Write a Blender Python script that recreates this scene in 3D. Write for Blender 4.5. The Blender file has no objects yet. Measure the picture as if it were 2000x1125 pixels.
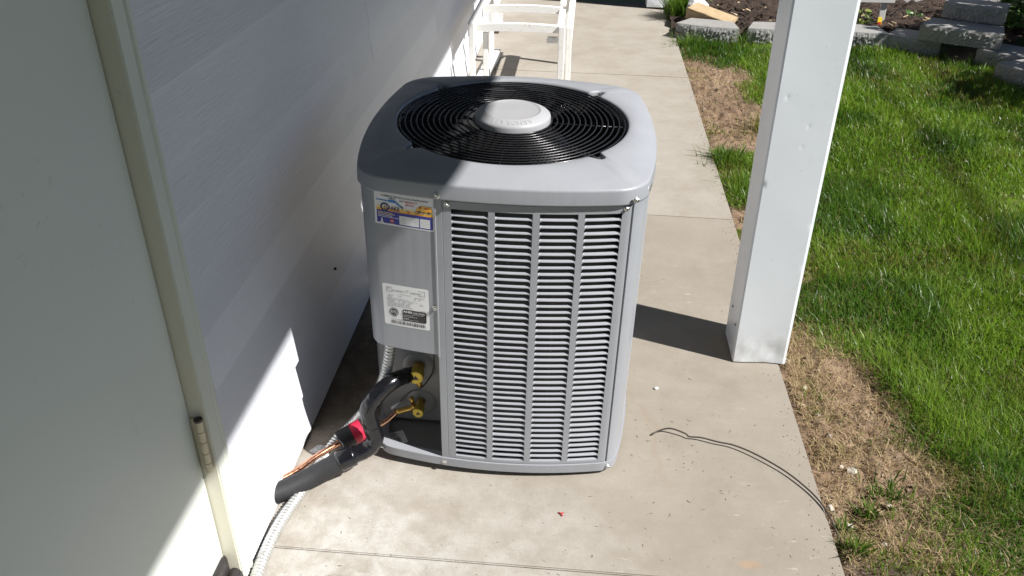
import bpy, bmesh, math, random
import numpy as np
from mathutils import Matrix, Vector, Euler
random.seed(7)
rng = np.random.default_rng(11)
scene = bpy.context.scene
C = scene.collection

# ------------------------------------------------------------------ camera
cam_d = bpy.data.cameras.new('camera')
cam_d.sensor_width = 36.0
cam_d.lens = 29.63
cam_d.clip_start = 0.05
cam_d.clip_end = 500
cam = bpy.data.objects.new('camera', cam_d)
C.objects.link(cam)
_r = ((0.99630520, 0.08575620, 0.00467080),
      (0.04795052, -0.51031611, -0.85864906),
      (-0.07125090, 0.85570050, -0.51254265))
_m = Matrix(((_r[0][0], -_r[1][0], -_r[2][0], 0.0),
             (_r[0][1], -_r[1][1], -_r[2][1], 0.0),
             (_r[0][2], -_r[1][2], -_r[2][2], 1.6),
             (0, 0, 0, 1)))
cam.matrix_world = _m
scene.camera = cam

# ------------------------------------------------------------------ light
SUN = Vector((1.0, -0.36, 1.09)).normalized()          # direction towards the sun
elev = math.asin(SUN.z)
azim = math.atan2(SUN.x, SUN.y)
world = bpy.data.worlds.new('World')
scene.world = world
world.use_nodes = True
wn = world.node_tree
bg = wn.nodes['Background']
sky = wn.nodes.new('ShaderNodeTexSky')
sky.sky_type = 'NISHITA'
sky.sun_disc = False
sky.sun_elevation = elev
sky.sun_rotation = azim
sky.air_density = 1.0
sky.dust_density = 0.25
sky.altitude = 1500
wn.links.new(sky.outputs[0], bg.inputs[0])
bg.inputs[1].default_value = 0.05
sun_d = bpy.data.lights.new('sun', 'SUN')
sun_d.energy = 5.0
sun_d.angle = math.radians(0.7)
sun_d.color = (1.0, 0.975, 0.935)
sun_o = bpy.data.objects.new('sun', sun_d)
C.objects.link(sun_o)
sun_o.rotation_euler = SUN.to_track_quat('Z', 'Y').to_euler()
sun_o.location = (4, -2, 6)
scene.view_settings.view_transform = 'Standard'
scene.view_settings.look = 'None'
scene.view_settings.exposure = 0.70
scene.view_settings.gamma = 1.0
scene.view_settings.use_curve_mapping = False


# ------------------------------------------------------------------ materials
def ramp(nt, stops):
    n = nt.nodes.new('ShaderNodeValToRGB')
    e = n.color_ramp.elements
    while len(e) < len(stops):
        e.new(0.5)
    for el, (p, c) in zip(e, stops):
        el.position = p
        el.color = (*c, 1) if len(c) == 3 else c
    return n


def noise(nt, vec, scale, detail=4, rough=0.55, stretch=None):
    n = nt.nodes.new('ShaderNodeTexNoise')
    n.inputs['Scale'].default_value = scale
    n.inputs['Detail'].default_value = detail
    n.inputs['Roughness'].default_value = rough
    if stretch:
        mp = nt.nodes.new('ShaderNodeMapping')
        mp.inputs['Scale'].default_value = stretch
        nt.links.new(vec, mp.inputs['Vector'])
        vec = mp.outputs[0]
    nt.links.new(vec, n.inputs['Vector'])
    return n.outputs['Fac']


def mixc(nt, fac, a, b, mode='MIX'):
    n = nt.nodes.new('ShaderNodeMix')
    n.data_type = 'RGBA'
    n.blend_type = mode
    for sock, v in ((n.inputs['Factor'], fac), (n.inputs['A'], a), (n.inputs['B'], b)):
        if isinstance(v, (int, float)):
            sock.default_value = v
        elif isinstance(v, (tuple, list)):
            sock.default_value = (*v, 1) if len(v) == 3 else v
        else:
            nt.links.new(v, sock)
    return n.outputs['Result']


def remap(nt, v, a, b, c=0.0, d=1.0):
    n = nt.nodes.new('ShaderNodeMapRange')
    n.inputs[1].default_value = a
    n.inputs[2].default_value = b
    n.inputs[3].default_value = c
    n.inputs[4].default_value = d
    nt.links.new(v, n.inputs[0])
    return n.outputs[0]


def math_(nt, op, a, b=0.0):
    n = nt.nodes.new('ShaderNodeMath')
    n.operation = op
    for s, v in ((n.inputs[0], a), (n.inputs[1], b)):
        if isinstance(v, (int, float)):
            s.default_value = v
        else:
            nt.links.new(v, s)
    return n.outputs[0]


def new_mat(name):
    m = bpy.data.materials.new(name)
    m.use_nodes = True
    nt = m.node_tree
    b = nt.nodes['Principled BSDF']
    geo = nt.nodes.new('ShaderNodeNewGeometry')
    return m, nt, b, geo.outputs['Position']


def bump(nt, b, h, strength, dist):
    n = nt.nodes.new('ShaderNodeBump')
    n.inputs['Strength'].default_value = strength
    n.inputs['Distance'].default_value = dist
    nt.links.new(h, n.inputs['Height'])
    nt.links.new(n.outputs[0], b.inputs['Normal'])


def simple(name, col, rough=0.5, metal=0.0, var=0.12, vscale=9.0, bstr=0.0, bscale=80.0, bdist=0.002,
           stretch=None, spec=0.5, coat=0.0, obj=False):
    m, nt, b, pos = new_mat(name)
    if obj:
        pos = nt.nodes.new('ShaderNodeTexCoord').outputs['Object']
    n = noise(nt, pos, vscale, 5, 0.6, stretch)
    lo = tuple(c * (1 - var) for c in col)
    hi = tuple(min(1, c * (1 + var)) for c in col)
    r = ramp(nt, [(0.3, lo), (0.7, hi)])
    nt.links.new(n, r.inputs[0])
    nt.links.new(r.outputs[0], b.inputs['Base Color'])
    b.inputs['Metallic'].default_value = metal
    b.inputs['Specular IOR Level'].default_value = spec
    b.inputs['Coat Weight'].default_value = coat
    n2 = noise(nt, pos, vscale * 3, 3, 0.5, stretch)
    nt.links.new(remap(nt, n2, 0.3, 0.7, max(0.03, rough - 0.07), min(1, rough + 0.07)), b.inputs['Roughness'])
    if bstr:
        bump(nt, b, noise(nt, pos, bscale, 4, 0.6, stretch), bstr, bdist)
    return m


def mat_concrete():
    m, nt, b, pos = new_mat('concrete')
    big = noise(nt, pos, 1.7, 5, 0.6)
    mid = noise(nt, pos, 9, 6, 0.65)
    brush = noise(nt, pos, 6, 5, 0.6, (1.0, 9.0, 1.0))
    fine = noise(nt, pos, 230, 3, 0.7)
    c = ramp(nt, [(0.3, (0.232, 0.203, 0.166)), (0.52, (0.29, 0.256, 0.212)), (0.72, (0.345, 0.309, 0.262))])
    nt.links.new(big, c.inputs[0])
    col = mixc(nt, remap(nt, mid, 0.35, 0.7), c.outputs[0], (0.328, 0.292, 0.247))
    col = mixc(nt, remap(nt, brush, 0.4, 0.75, 0.0, 0.28), col, (0.26, 0.23, 0.19))
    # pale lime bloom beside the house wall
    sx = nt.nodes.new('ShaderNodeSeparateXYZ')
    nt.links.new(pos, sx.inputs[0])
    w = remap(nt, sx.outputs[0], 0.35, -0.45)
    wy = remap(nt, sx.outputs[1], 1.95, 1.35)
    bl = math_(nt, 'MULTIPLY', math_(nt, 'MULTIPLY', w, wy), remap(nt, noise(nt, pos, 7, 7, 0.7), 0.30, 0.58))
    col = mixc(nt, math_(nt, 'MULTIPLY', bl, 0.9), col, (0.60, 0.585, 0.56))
    # darker mottled brown against the wall behind the pipes
    brn = math_(nt, 'MULTIPLY', remap(nt, sx.outputs[0], -0.42, -0.56), remap(nt, sx.outputs[1], 1.70, 1.80))
    brn = math_(nt, 'MULTIPLY', brn, remap(nt, sx.outputs[1], 3.2, 2.6))
    brn = math_(nt, 'MULTIPLY', brn, remap(nt, noise(nt, pos, 9, 6, 0.7), 0.30, 0.52))
    col = mixc(nt, math_(nt, 'MULTIPLY', brn, 0.85), col, (0.10, 0.075, 0.052))
    # paler second pour beyond the third joint
    col = mixc(nt, math_(nt, 'MULTIPLY', remap(nt, math_(nt, 'ADD', sx.outputs[1], math_(nt, 'MULTIPLY', sx.outputs[0], 0.04)), 3.355, 3.357), 0.5), col, (0.42, 0.39, 0.345))
    # brown stain where water runs off the unit
    dx = math_(nt, 'SUBTRACT', sx.outputs[0], 0.24)
    dy = math_(nt, 'SUBTRACT', sx.outputs[1], 1.9)
    wob = math_(nt, 'MULTIPLY', remap(nt, noise(nt, pos, 4, 5, 0.6), 0, 1, -1, 1), 0.14)
    line = math_(nt, 'ABSOLUTE', math_(nt, 'ADD', math_(nt, 'ADD', dx, math_(nt, 'MULTIPLY', dy, 0.16)), wob))
    msk = math_(nt, 'MULTIPLY', remap(nt, line, 0.02, 0.0), remap(nt, math_(nt, 'ABSOLUTE', dy), 0.32, 0.1))
    col = mixc(nt, math_(nt, 'MULTIPLY', msk, 0.4), col, (0.27, 0.21, 0.14))
    # rust spot
    rx = math_(nt, 'MULTIPLY', math_(nt, 'SUBTRACT', sx.outputs[0], 0.456), 1.0)
    ry = math_(nt, 'MULTIPLY', math_(nt, 'SUBTRACT', sx.outputs[1], 1.437), 1.8)
    rr = math_(nt, 'SQRT', math_(nt, 'ADD', math_(nt, 'MULTIPLY', rx, rx), math_(nt, 'MULTIPLY', ry, ry)))
    rr = math_(nt, 'ADD', rr, math_(nt, 'MULTIPLY', remap(nt, noise(nt, pos, 40, 4, 0.6), 0, 1, -1, 1), 0.02))
    col = mixc(nt, remap(nt, rr, 0.035, 0.0, 0, 0.38), col, (0.50, 0.25, 0.09))
    col = mixc(nt, remap(nt, fine, 0.40, 0.75, 0.0, 0.35), col, (0.22, 0.20, 0.17))
    blot = noise(nt, pos, 3.6, 8, 0.72)
    col = mixc(nt, remap(nt, blot, 0.42, 0.62, 0.0, 0.55), col, (0.265, 0.228, 0.182))
    scuff = math_(nt, 'MULTIPLY', remap(nt, noise(nt, pos, 22, 4, 0.7, (1.0, 3.0, 1.0)), 0.62, 0.70), remap(nt, noise(nt, pos, 2.1, 3, 0.5), 0.5, 0.6))
    col = mixc(nt, math_(nt, 'MULTIPLY', scuff, 0.5), col, (0.60, 0.58, 0.54))
    pit = noise(nt, pos, 75, 2, 0.5)
    col = mixc(nt, remap(nt, pit, 0.67, 0.74, 0, 0.55), col, (0.16, 0.14, 0.12))
    nt.links.new(col, b.inputs['Base Color'])
    b.inputs['Roughness'].default_value = 0.9
    b.inputs['Specular IOR Level'].default_value = 0.25
    h = math_(nt, 'ADD', math_(nt, 'MULTIPLY', brush, 1.5), fine)
    bump(nt, b, h, 0.35, 0.0015)
    return m


def mat_siding():
    m, nt, b, pos = new_mat('painted_siding')
    g = noise(nt, pos, 30, 6, 0.62, (3.0, 0.32, 7.0))
    big = noise(nt, pos, 2.2, 4, 0.5)
    c = ramp(nt, [(0.3, (0.775, 0.795, 0.86)), (0.7, (0.815, 0.835, 0.90))])
    nt.links.new(big, c.inputs[0])
    oi = nt.nodes.new('ShaderNodeObjectInfo')
    tone = nt.nodes.new('ShaderNodeCombineColor')
    rv = remap(nt, oi.outputs['Random'], 0, 1, 0.86, 1.0)
    for k in range(3):
        nt.links.new(rv, tone.inputs[k])
    col = mixc(nt, remap(nt, g, 0.55, 0.8, 0, 0.2), c.outputs[0], (0.55, 0.55, 0.56))
    col = mixc(nt, 1.0, col, tone.outputs[0], 'MULTIPLY')
    nt.links.new(col, b.inputs['Base Color'])
    b.inputs['Roughness'].default_value = 0.36
    bump(nt, b, g, 0.55, 0.0035)
    return m


def mat_door(name, base, dirt):
    m, nt, b, pos = new_mat(name)
    big = noise(nt, pos, 3, 4, 0.5)
    c = ramp(nt, [(0.3, tuple(v * 0.96 for v in base)), (0.7, base)])
    nt.links.new(big, c.inputs[0])
    smud = math_(nt, 'MULTIPLY', remap(nt, noise(nt, pos, 38, 6, 0.75), 0.6, 0.75),
                 remap(nt, noise(nt, pos, 5, 3, 0.5), 0.5, 0.68))
    col = mixc(nt, math_(nt, 'MULTIPLY', smud, dirt), c.outputs[0], (0.16, 0.15, 0.12))
    nt.links.new(col, b.inputs['Base Color'])
    b.inputs['Roughness'].default_value = 0.45
    bump(nt, b, noise(nt, pos, 60, 3, 0.5), 0.08, 0.002)
    return m


def mat_post():
    m, nt, b, pos = new_mat('white_aluminium')
    n1 = noise(nt, pos, 3, 4, 0.5)
    c = ramp(nt, [(0.3, (0.735, 0.77, 0.81)), (0.7, (0.76, 0.795, 0.835))])
    nt.links.new(n1, c.inputs[0])
    sx = nt.nodes.new('ShaderNodeSeparateXYZ')
    nt.links.new(pos, sx.inputs[0])
    spl = math_(nt, 'MULTIPLY', remap(nt, sx.outputs[2], 0.16, 0.0), remap(nt, noise(nt, pos, 30, 6, 0.7), 0.38, 0.68))
    col = mixc(nt, math_(nt, 'MULTIPLY', spl, 0.55), c.outputs[0], (0.40, 0.36, 0.28))
    spk = remap(nt, noise(nt, pos, 90, 2, 0.5), 0.72, 0.78, 0, 0.5)
    col = mixc(nt, spk, col, (0.45, 0.42, 0.37))
    nt.links.new(col, b.inputs['Base Color'])
    b.inputs['Roughness'].default_value = 0.34
    bump(nt, b, noise(nt, pos, 5, 3, 0.5), 0.10, 0.02)
    return m


def mat_soil():
    m, nt, b, pos = new_mat('dry_soil')
    big = noise(nt, pos, 2.6, 5, 0.6)
    mid = noise(nt, pos, 26, 6, 0.7)
    c = ramp(nt, [(0.34, (0.085, 0.05, 0.03)), (0.5, (0.20, 0.13, 0.08)), (0.68, (0.36, 0.265, 0.18))])
    nt.links.new(mixc(nt, 0.45, big, mid), c.inputs[0])
    at = nt.nodes.new('ShaderNodeAttribute')
    at.attribute_name = 'wet'
    col = mixc(nt, at.outputs['Fac'], c.outputs[0], (0.070, 0.046, 0.030))
    nt.links.new(col, b.inputs['Base Color'])
    nt.links.new(remap(nt, at.outputs['Fac'], 0, 1, 0.95, 0.5), b.inputs['Roughness'])
    bump(nt, b, noise(nt, pos, 120, 6, 0.75), 0.8, 0.006)
    return m


def mat_mulch():
    m, nt, b, pos = new_mat('mulch')
    mid = noise(nt, pos, 34, 5, 0.7)
    c = ramp(nt, [(0.35, (0.014, 0.009, 0.006)), (0.55, (0.048, 0.028, 0.018)), (0.75, (0.11, 0.066, 0.042))])
    nt.links.new(mid, c.inputs[0])
    nt.links.new(c.outputs[0], b.inputs['Base Color'])
    b.inputs['Roughness'].default_value = 0.95
    bump(nt, b, noise(nt, pos, 60, 5, 0.7), 1.0, 0.015)
    return m


def mat_blade(name, trans=0.35, rough=0.5):
    m, nt, b, pos = new_mat(name)
    at = nt.nodes.new('ShaderNodeAttribute')
    at.attribute_name = 'tint'
    nt.links.new(at.outputs['Color'], b.inputs['Base Color'])
    b.inputs['Roughness'].default_value = rough
    b.inputs['Specular IOR Level'].default_value = 0.35
    tr = nt.nodes.new('ShaderNodeBsdfTranslucent')
    nt.links.new(mixc(nt, 1.0, at.outputs['Color'], (1.0, 1.15, 0.55), 'MULTIPLY'), tr.inputs[0])
    mx = nt.nodes.new('ShaderNodeMixShader')
    mx.inputs[0].default_value = trans
    nt.links.new(b.outputs[0], mx.inputs[1])
    nt.links.new(tr.outputs[0], mx.inputs[2])
    nt.links.new(mx.outputs[0], nt.nodes['Material Output'].inputs[0])
    return m


def mat_block(name, base, rough_face=False):
    m, nt, b, pos = new_mat(name)
    n1 = noise(nt, pos, 14, 6, 0.7)
    n2 = noise(nt, pos, 110, 4, 0.7)
    c = ramp(nt, [(0.3, tuple(v * 0.72 for v in base)), (0.7, tuple(min(1, v * 1.15) for v in base))])
    nt.links.new(mixc(nt, 0.5, n1, n2), c.inputs[0])
    nt.links.new(c.outputs[0], b.inputs['Base Color'])
    b.inputs['Roughness'].default_value = 0.95
    bump(nt, b, n2 if not rough_face else noise(nt, pos, 45, 6, 0.75), 0.6 if not rough_face else 1.0,
         0.003 if not rough_face else 0.012)
    return m


def mat_white_wood():
    m, nt, b, pos = new_mat('worn_white_wood')
    oc = nt.nodes.new('ShaderNodeTexCoord').outputs['Object']
    n = noise(nt, oc, 38, 6, 0.7)
    col = mixc(nt, remap(nt, n, 0.57, 0.72, 0, 0.8), (0.80, 0.79, 0.76), (0.50, 0.44, 0.37))
    nt.links.new(col, b.inputs['Base Color'])
    b.inputs['Roughness'].default_value = 0.7
    bump(nt, b, n, 0.5, 0.002)
    return m


M = {
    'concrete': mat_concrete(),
    'joint': simple('joint_filler', (0.10, 0.085, 0.065), 0.95),
    'siding': mat_siding(),
    'door': mat_door('door_paint', (0.68, 0.715, 0.675), 0.85),
    'casing': mat_door('casing_paint', (0.66, 0.68, 0.625), 0.25),
    'jamb': mat_door('jamb_paint', (0.63, 0.60, 0.49), 0.3),
    'sheath': simple('foundation_dark', (0.10, 0.09, 0.08), 0.95, bstr=0.5),
    'roofdark': simple('roof_boards', (0.11, 0.085, 0.065), 0.8),
    'paint': simple('grey_enamel', (0.295, 0.305, 0.33), 0.40, 0.0, 0.06, 7, 0.06, 260, 0.0006, obj=True),
    'paint_dark': simple('grey_enamel_darkened', (0.20, 0.20, 0.20), 0.45, 0.0, 0.05),  # recess shade put into the enamel colour; doubles as sticker grey
    'black': simple('black_coated_wire', (0.012, 0.012, 0.014), 0.26, 0.0, 0.1),
    'void': simple('black_interior', (0.012, 0.012, 0.013), 0.85, 0.0, 0.1),
    'coil': simple('coil_fins', (0.02, 0.02, 0.022), 0.6, 0.0, 0.3, 300),
    'hub': simple('hub_plastic', (0.36, 0.36, 0.375), 0.42, 0.0, 0.02),
    'zinc': simple('zinc_screw', (0.72, 0.72, 0.70), 0.28, 1.0, 0.1, 200),
    'brass': simple('brass', (0.55, 0.36, 0.10), 0.33, 1.0, 0.15, 60),
    'brasscap': simple('brass_cap', (0.50, 0.38, 0.06), 0.4, 0.6, 0.1, 60),
    'copper': simple('copper', (0.80, 0.42, 0.27), 0.25, 1.0, 0.12, 50),
    'steelflex': simple('flex_steel', (0.60, 0.60, 0.58), 0.42, 0.75, 0.12, 60),
    'tape': simple('black_vinyl_tape', (0.007, 0.007, 0.009), 0.2, 0.0, 0.1, 60, 0.25, 40, 0.004, coat=0.3),
    'foam': simple('black_foam', (0.020, 0.020, 0.022), 0.6, 0.0, 0.15, 60, 0.3, 200, 0.001),
    'red': simple('red_label', (0.50, 0.02, 0.06), 0.5),
    'white': simple('white_vinyl', (0.78, 0.78, 0.79), 0.4, 0.0, 0.02),
    'ink': simple('black_ink', (0.02, 0.02, 0.022), 0.5, 0.0, 0.02),
    'navy': simple('blue_print', (0.035, 0.04, 0.30), 0.4, 0.0, 0.02),
    'dnavy': simple('dark_blue_print', (0.02, 0.025, 0.13), 0.4, 0.0, 0.02),
    'ltblue': simple('light_blue_print', (0.05, 0.22, 0.55), 0.4, 0.0, 0.02),
    'orange': simple('orange_print', (0.85, 0.42, 0.04), 0.4, 0.0, 0.02),
    'orange_l': simple('pale_orange_print', (0.84, 0.64, 0.30), 0.4, 0.0, 0.02),
    'orange_p': simple('cream_print', (0.80, 0.73, 0.58), 0.4, 0.0, 0.02),
    'redp': simple('red_print', (0.50, 0.03, 0.03), 0.4, 0.0, 0.02),
    'yellow': simple('yellow_print', (0.80, 0.62, 0.03), 0.45, 0.0, 0.02),
    'post': mat_post(),
    'bronze': simple('bronze_sill', (0.055, 0.05, 0.05), 0.4, 0.5, 0.2, 30),
    'hinge': simple('painted_hinge', (0.52, 0.47, 0.34), 0.4, 0.15, 0.12, 60),
    'soil': mat_soil(),
    'mulch': mat_mulch(),
    'farlawn': simple('distant_lawn', (0.045, 0.075, 0.02), 0.9, 0.0, 0.3, 3, 0.6, 60, 0.02),
    'grass': mat_blade('grass_blade', 0.5, 0.36),
    'straw': mat_blade('dead_grass', 0.15, 0.7),
    'leaf': mat_blade('leaf', 0.3, 0.4),
    'block': mat_block('concrete_block', (0.30, 0.29, 0.275)),
    'blockrough': mat_block('split_block_face', (0.31, 0.305, 0.295), True),
    'tan': mat_block('tan_block', (0.46, 0.34, 0.20)),
    'whitestone': mat_block('white_rock', (0.74, 0.73, 0.72), True),
    'pebble': mat_block('pebble', (0.50, 0.44, 0.37)),
    'fence': simple('vinyl_fence', (0.66, 0.64, 0.62), 0.5, 0.0, 0.04),
    'brownwood': simple('brown_wood', (0.13, 0.085, 0.055), 0.8, 0.0, 0.35, 30, 0.5, 60, 0.003, (6, 1, 1)),
    'wood': mat_white_wood(),
    'rawwood': simple('raw_wood', (0.62, 0.47, 0.29), 0.75, 0.0, 0.15, 30),
    'cable': simple('brown_cable', (0.055, 0.043, 0.033), 0.55),
    'stem': simple('plant_stem', (0.10, 0.12, 0.04), 0.7),
    'litter': simple('dry_litter', (0.20, 0.14, 0.09), 0.9, 0, 0.6, 60),
    'shadegrey': simple('grey_metal_inside', (0.30, 0.30, 0.31), 0.5),
}


# ------------------------------------------------------------------ mesh helpers
def mesh_of(name, verts, faces, mats, midx=None, smooth=False):
    me = bpy.data.meshes.new(name)
    me.from_pydata([tuple(v) for v in verts], [], faces)
    if not isinstance(mats, (list, tuple)):
        mats = [mats]
    for m in mats:
        me.materials.append(M[m])
    if midx is not None:
        me.polygons.foreach_set('material_index', midx)
    if smooth:
        me.polygons.foreach_set('use_smooth', [True] * len(me.polygons))
    me.update()
    return me


def soften(me, deg=30):
    me.polygons.foreach_set('use_smooth', [True] * len(me.polygons))
    me.set_sharp_from_angle(angle=math.radians(deg))
    return me


def link(name, me, parent=None, loc=None, rot=None):
    o = bpy.data.objects.new(name, me)
    C.objects.link(o)
    if parent is not None:
        o.parent = parent
    if loc is not None:
        o.location = loc
    if rot is not None:
        o.rotation_euler = rot
    return o


def tag(o, label=None, cat=None, group=None, kind=None):
    if label:
        o['label'] = label
    if cat:
        o['category'] = cat
    if group:
        o['group'] = group
    if kind:
        o['kind'] = kind
    return o


def empty(name, loc=(0, 0, 0), rot=(0, 0, 0)):
    o = bpy.data.objects.new(name, None)
    o.empty_display_size = 0.1
    C.objects.link(o)
    o.location = loc
    o.rotation_euler = rot
    return o


def fix_normals(me):
    bm = bmesh.new()
    bm.from_mesh(me)
    bmesh.ops.recalc_face_normals(bm, faces=bm.faces)
    bm.to_mesh(me)
    bm.free()
    return me


class MB:
    def __init__(self):
        self.v, self.f, self.m = [], [], []

    def add(self, v, f, mi=0):
        o = len(self.v)
        self.v += [tuple(p) for p in v]
        self.f += [tuple(i + o for i in q) for q in f]
        self.m += [mi] * len(f)

    def box(self, x0, x1, y0, y1, z0, z1, mi=0):
        self.add([(x0, y0, z0), (x1, y0, z0), (x1, y1, z0), (x0, y1, z0), (x0, y0, z1), (x1, y0, z1), (x1, y1, z1), (x0, y1, z1)],
                 [(0, 3, 2, 1), (4, 5, 6, 7), (0, 1, 5, 4), (1, 2, 6, 5), (2, 3, 7, 6), (3, 0, 4, 7)], mi)

    def mesh(self, name, mats, smooth=False):
        return mesh_of(name, self.v, self.f, mats, self.m, smooth)

    def build(self, name, mats, parent=None, smooth=False, loc=None, rot=None):
        return link(name, self.mesh(name, mats, smooth), parent, loc, rot)


def bevel_box(name, size, mat, bev=0.004, seg=2, noise_amp=0.0, cuts=0, seed=0):
    bm = bmesh.new()
    bmesh.ops.create_cube(bm, size=1)
    for v in bm.verts:
        v.co = Vector((v.co.x * size[0], v.co.y * size[1], v.co.z * size[2]))
    if bev:
        bmesh.ops.bevel(bm, geom=list(bm.edges), offset=bev, segments=seg, profile=0.6, affect='EDGES')
    if cuts:
        bmesh.ops.subdivide_edges(bm, edges=list(bm.edges), cuts=cuts, use_grid_fill=True)
        rs = random.Random(seed)
        for v in bm.verts:
            v.co += Vector((rs.uniform(-1, 1), rs.uniform(-1, 1), rs.uniform(-1, 1))) * noise_amp
    me = bpy.data.meshes.new(name)
    bm.to_mesh(me)
    bm.free()
    me.materials.append(M[mat])
    return me


def catmull(pts, n=8):
    P = [Vector(p) for p in pts]
    P = [P[0] * 2 - P[1]] + P + [P[-1] * 2 - P[-2]]
    out = []
    for i in range(1, len(P) - 2):
        for k in range(n):
            t = k / n
            a, b, c, d = P[i - 1], P[i], P[i + 1], P[i + 2]
            out.append(0.5 * ((2 * b) + (c - a) * t + (2 * a - 5 * b + 4 * c - d) * t * t + (3 * b - a - 3 * c + d) * t ** 3))
    out.append(P[-2])
    return out


def tube_geo(path, rad, seg=12, cap=True):
    path = [Vector(p) for p in path]
    n = len(path)
    rads = rad if isinstance(rad, (list, tuple)) else [rad] * n
    v, f = [], []
    t = (path[1] - path[0]).normalized()
    up = Vector((0, 0, 1)) if abs(t.z) < 0.9 else Vector((0, 1, 0))
    u = t.cross(up).normalized()
    for i in range(n):
        t = (path[min(i + 1, n - 1)] - path[max(i - 1, 0)]).normalized()
        u = (u - t * u.dot(t)).normalized()
        w = t.cross(u)
        for k in range(seg):
            a = 2 * math.pi * k / seg
            v.append(path[i] + (u * math.cos(a) + w * math.sin(a)) * rads[i])
    for i in range(n - 1):
        for k in range(seg):
            k2 = (k + 1) % seg
            f.append((i * seg + k, i * seg + k2, (i + 1) * seg + k2, (i + 1) * seg + k))
    if cap:
        f.append(tuple(range(seg - 1, -1, -1)))
        f.append(tuple((n - 1) * seg + k for k in range(seg)))
    return v, f


def tube(name, path, rad, mat, parent=None, seg=12, cap=True, smooth=True):
    v, f = tube_geo(path, rad, seg, cap)
    me = mesh_of(name, v, f, mat, None, smooth)
    return link(name, me, parent)


def lathe_geo(prof, seg=32):
    v, f = [], []
    n = len(prof)
    for i in range(seg):
        a = 2 * math.pi * i / seg
        for r, z in prof:
            v.append((r * math.cos(a), r * math.sin(a), z))
    for i in range(seg):
        j = (i + 1) % seg
        for k in range(n - 1):
            f.append((i * n + k, j * n + k, j * n + k + 1, i * n + k + 1))
    return v, f


def text_geo(s, size=1.0, align='LEFT', shear=0.0, bold=0.0):
    cu = bpy.data.curves.new('lettering', 'FONT')
    cu.body = s
    cu.size = size
    cu.align_x = align
    cu.shear = shear
    cu.offset = bold * size
    cu.resolution_u = 2
    o = bpy.data.objects.new('lettering', cu)
    C.objects.link(o)
    dg = bpy.context.evaluated_depsgraph_get()
    me = bpy.data.meshes.new_from_object(o.evaluated_get(dg))
    v = [tuple(p.co) for p in me.vertices]
    f = [tuple(p.vertices) for p in me.polygons]
    bpy.data.objects.remove(o)
    bpy.data.curves.remove(cu)
    bpy.data.meshes.remove(me)
    return v, f


def value_noise(seed, cell):
    g = np.random.default_rng(seed).random((256, 256))

    def fn(x, y):
        X = np.asarray(x) / cell + 37.3
        Y = np.asarray(y) / cell + 91.7
        i = np.floor(X).astype(int)
        j = np.floor(Y).astype(int)
        fx = X - i
        fy = Y - j
        fx = fx * fx * (3 - 2 * fx)
        fy = fy * fy * (3 - 2 * fy)
        i0, i1, j0, j1 = i % 256, (i + 1) % 256, j % 256, (j + 1) % 256
        return (g[i0, j0] * (1 - fx) * (1 - fy) + g[i1, j0] * fx * (1 - fy) + g[i0, j1] * (1 - fx) * fy + g[i1, j1] * fx * fy)
    return fn


def sstep(a, b, x):
    t = np.clip((x - a) / (b - a), 0, 1)
    return t * t * (3 - 2 * t)


# ================================================================== SETTING
EDGE = 0.675                      # lawn-side edge of the concrete walk
WALL = -0.745                     # plane of the house wall

# ---- concrete walk with separate slabs
walk = MB()
walk.box(WALL - 0.04, EDGE - 0.012, -4.0, 7.6, -0.25, -0.014)
walk_o = tag(walk.build('walkway', 'joint'), 'pale concrete walkway along the house wall', None, None, 'structure')
cuts = [(-4.0, 0.0), (-0.58, -0.01), (1.382, -0.010), (3.356, -0.040), (5.42, -0.045), (7.455, -0.26)]
GAP = 0.0013
for i in range(len(cuts) - 1):
    (ya, sa), (yb, sb) = cuts[i], cuts[i + 1]
    bm = bmesh.new()
    x0, x1 = WALL - 0.03, EDGE
    co = []
    for z in (-0.11, 0.0):
        for (x, y, s, g) in ((x0, ya, sa, GAP), (x1, ya, sa, GAP), (x1, yb, sb, -GAP), (x0, yb, sb, -GAP)):
            co.append(bm.verts.new((x, y + s * x + g, z)))
    for q in ((0, 3, 2, 1), (4, 5, 6, 7), (0, 1, 5, 4), (1, 2, 6, 5), (2, 3, 7, 6), (3, 0, 4, 7)):
        bm.faces.new([co[k] for k in q])
    bmesh.ops.bevel(bm, geom=[e for e in bm.edges if all(v.co.z > -0.01 for v in e.verts)], offset=0.0028, segments=2, affect='EDGES')
    me = bpy.data.meshes.new('concrete_slab')
    bm.to_mesh(me)
    bm.free()
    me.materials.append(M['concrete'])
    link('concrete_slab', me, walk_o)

# ---- ground: far sheet and the near soil under the lawn
far = MB()
far.add([(-60, -60, -0.09), (60, -60, -0.09), (60, 60, -0.09), (-60, 60, -0.09)], [(0, 1, 2, 3)])
far_me = far.mesh('ground', 'farlawn')
tag(link('ground', far_me), 'mown ground reaching out past the yard', None, None, 'structure')

n_big = value_noise(1, 0.55)
n_mid = value_noise(2, 0.16)
n_sml = value_noise(3, 0.045)
n_fin = value_noise(4, 0.018)


def lush(x, y):
    """0 = bare soil, 1 = thick lawn"""
    x = np.asarray(x, float)
    y = np.asarray(y, float)
    d = x - EDGE
    # width of the bare strip beside the walk as a function of y
    w = np.interp(y, [0.5, 1.4, 1.7, 2.0, 2.35, 2.7, 3.0, 3.4, 3.9, 4.3, 4.6, 5.3, 5.65, 5.9, 6.5],
                  [0.28, 0.28, 0.25, 0.23, 0.18, 0.11, 0.02, 0.0, 0.06, 0.18, 0.34, 0.34, 0.16, 0.0, 0.0])
    nz = (n_big(x, y) - 0.5) * 0.22 + (n_mid(x, y) - 0.5) * 0.42
    return sstep(-0.08, 0.24, d - w + nz + 0.02)


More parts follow.
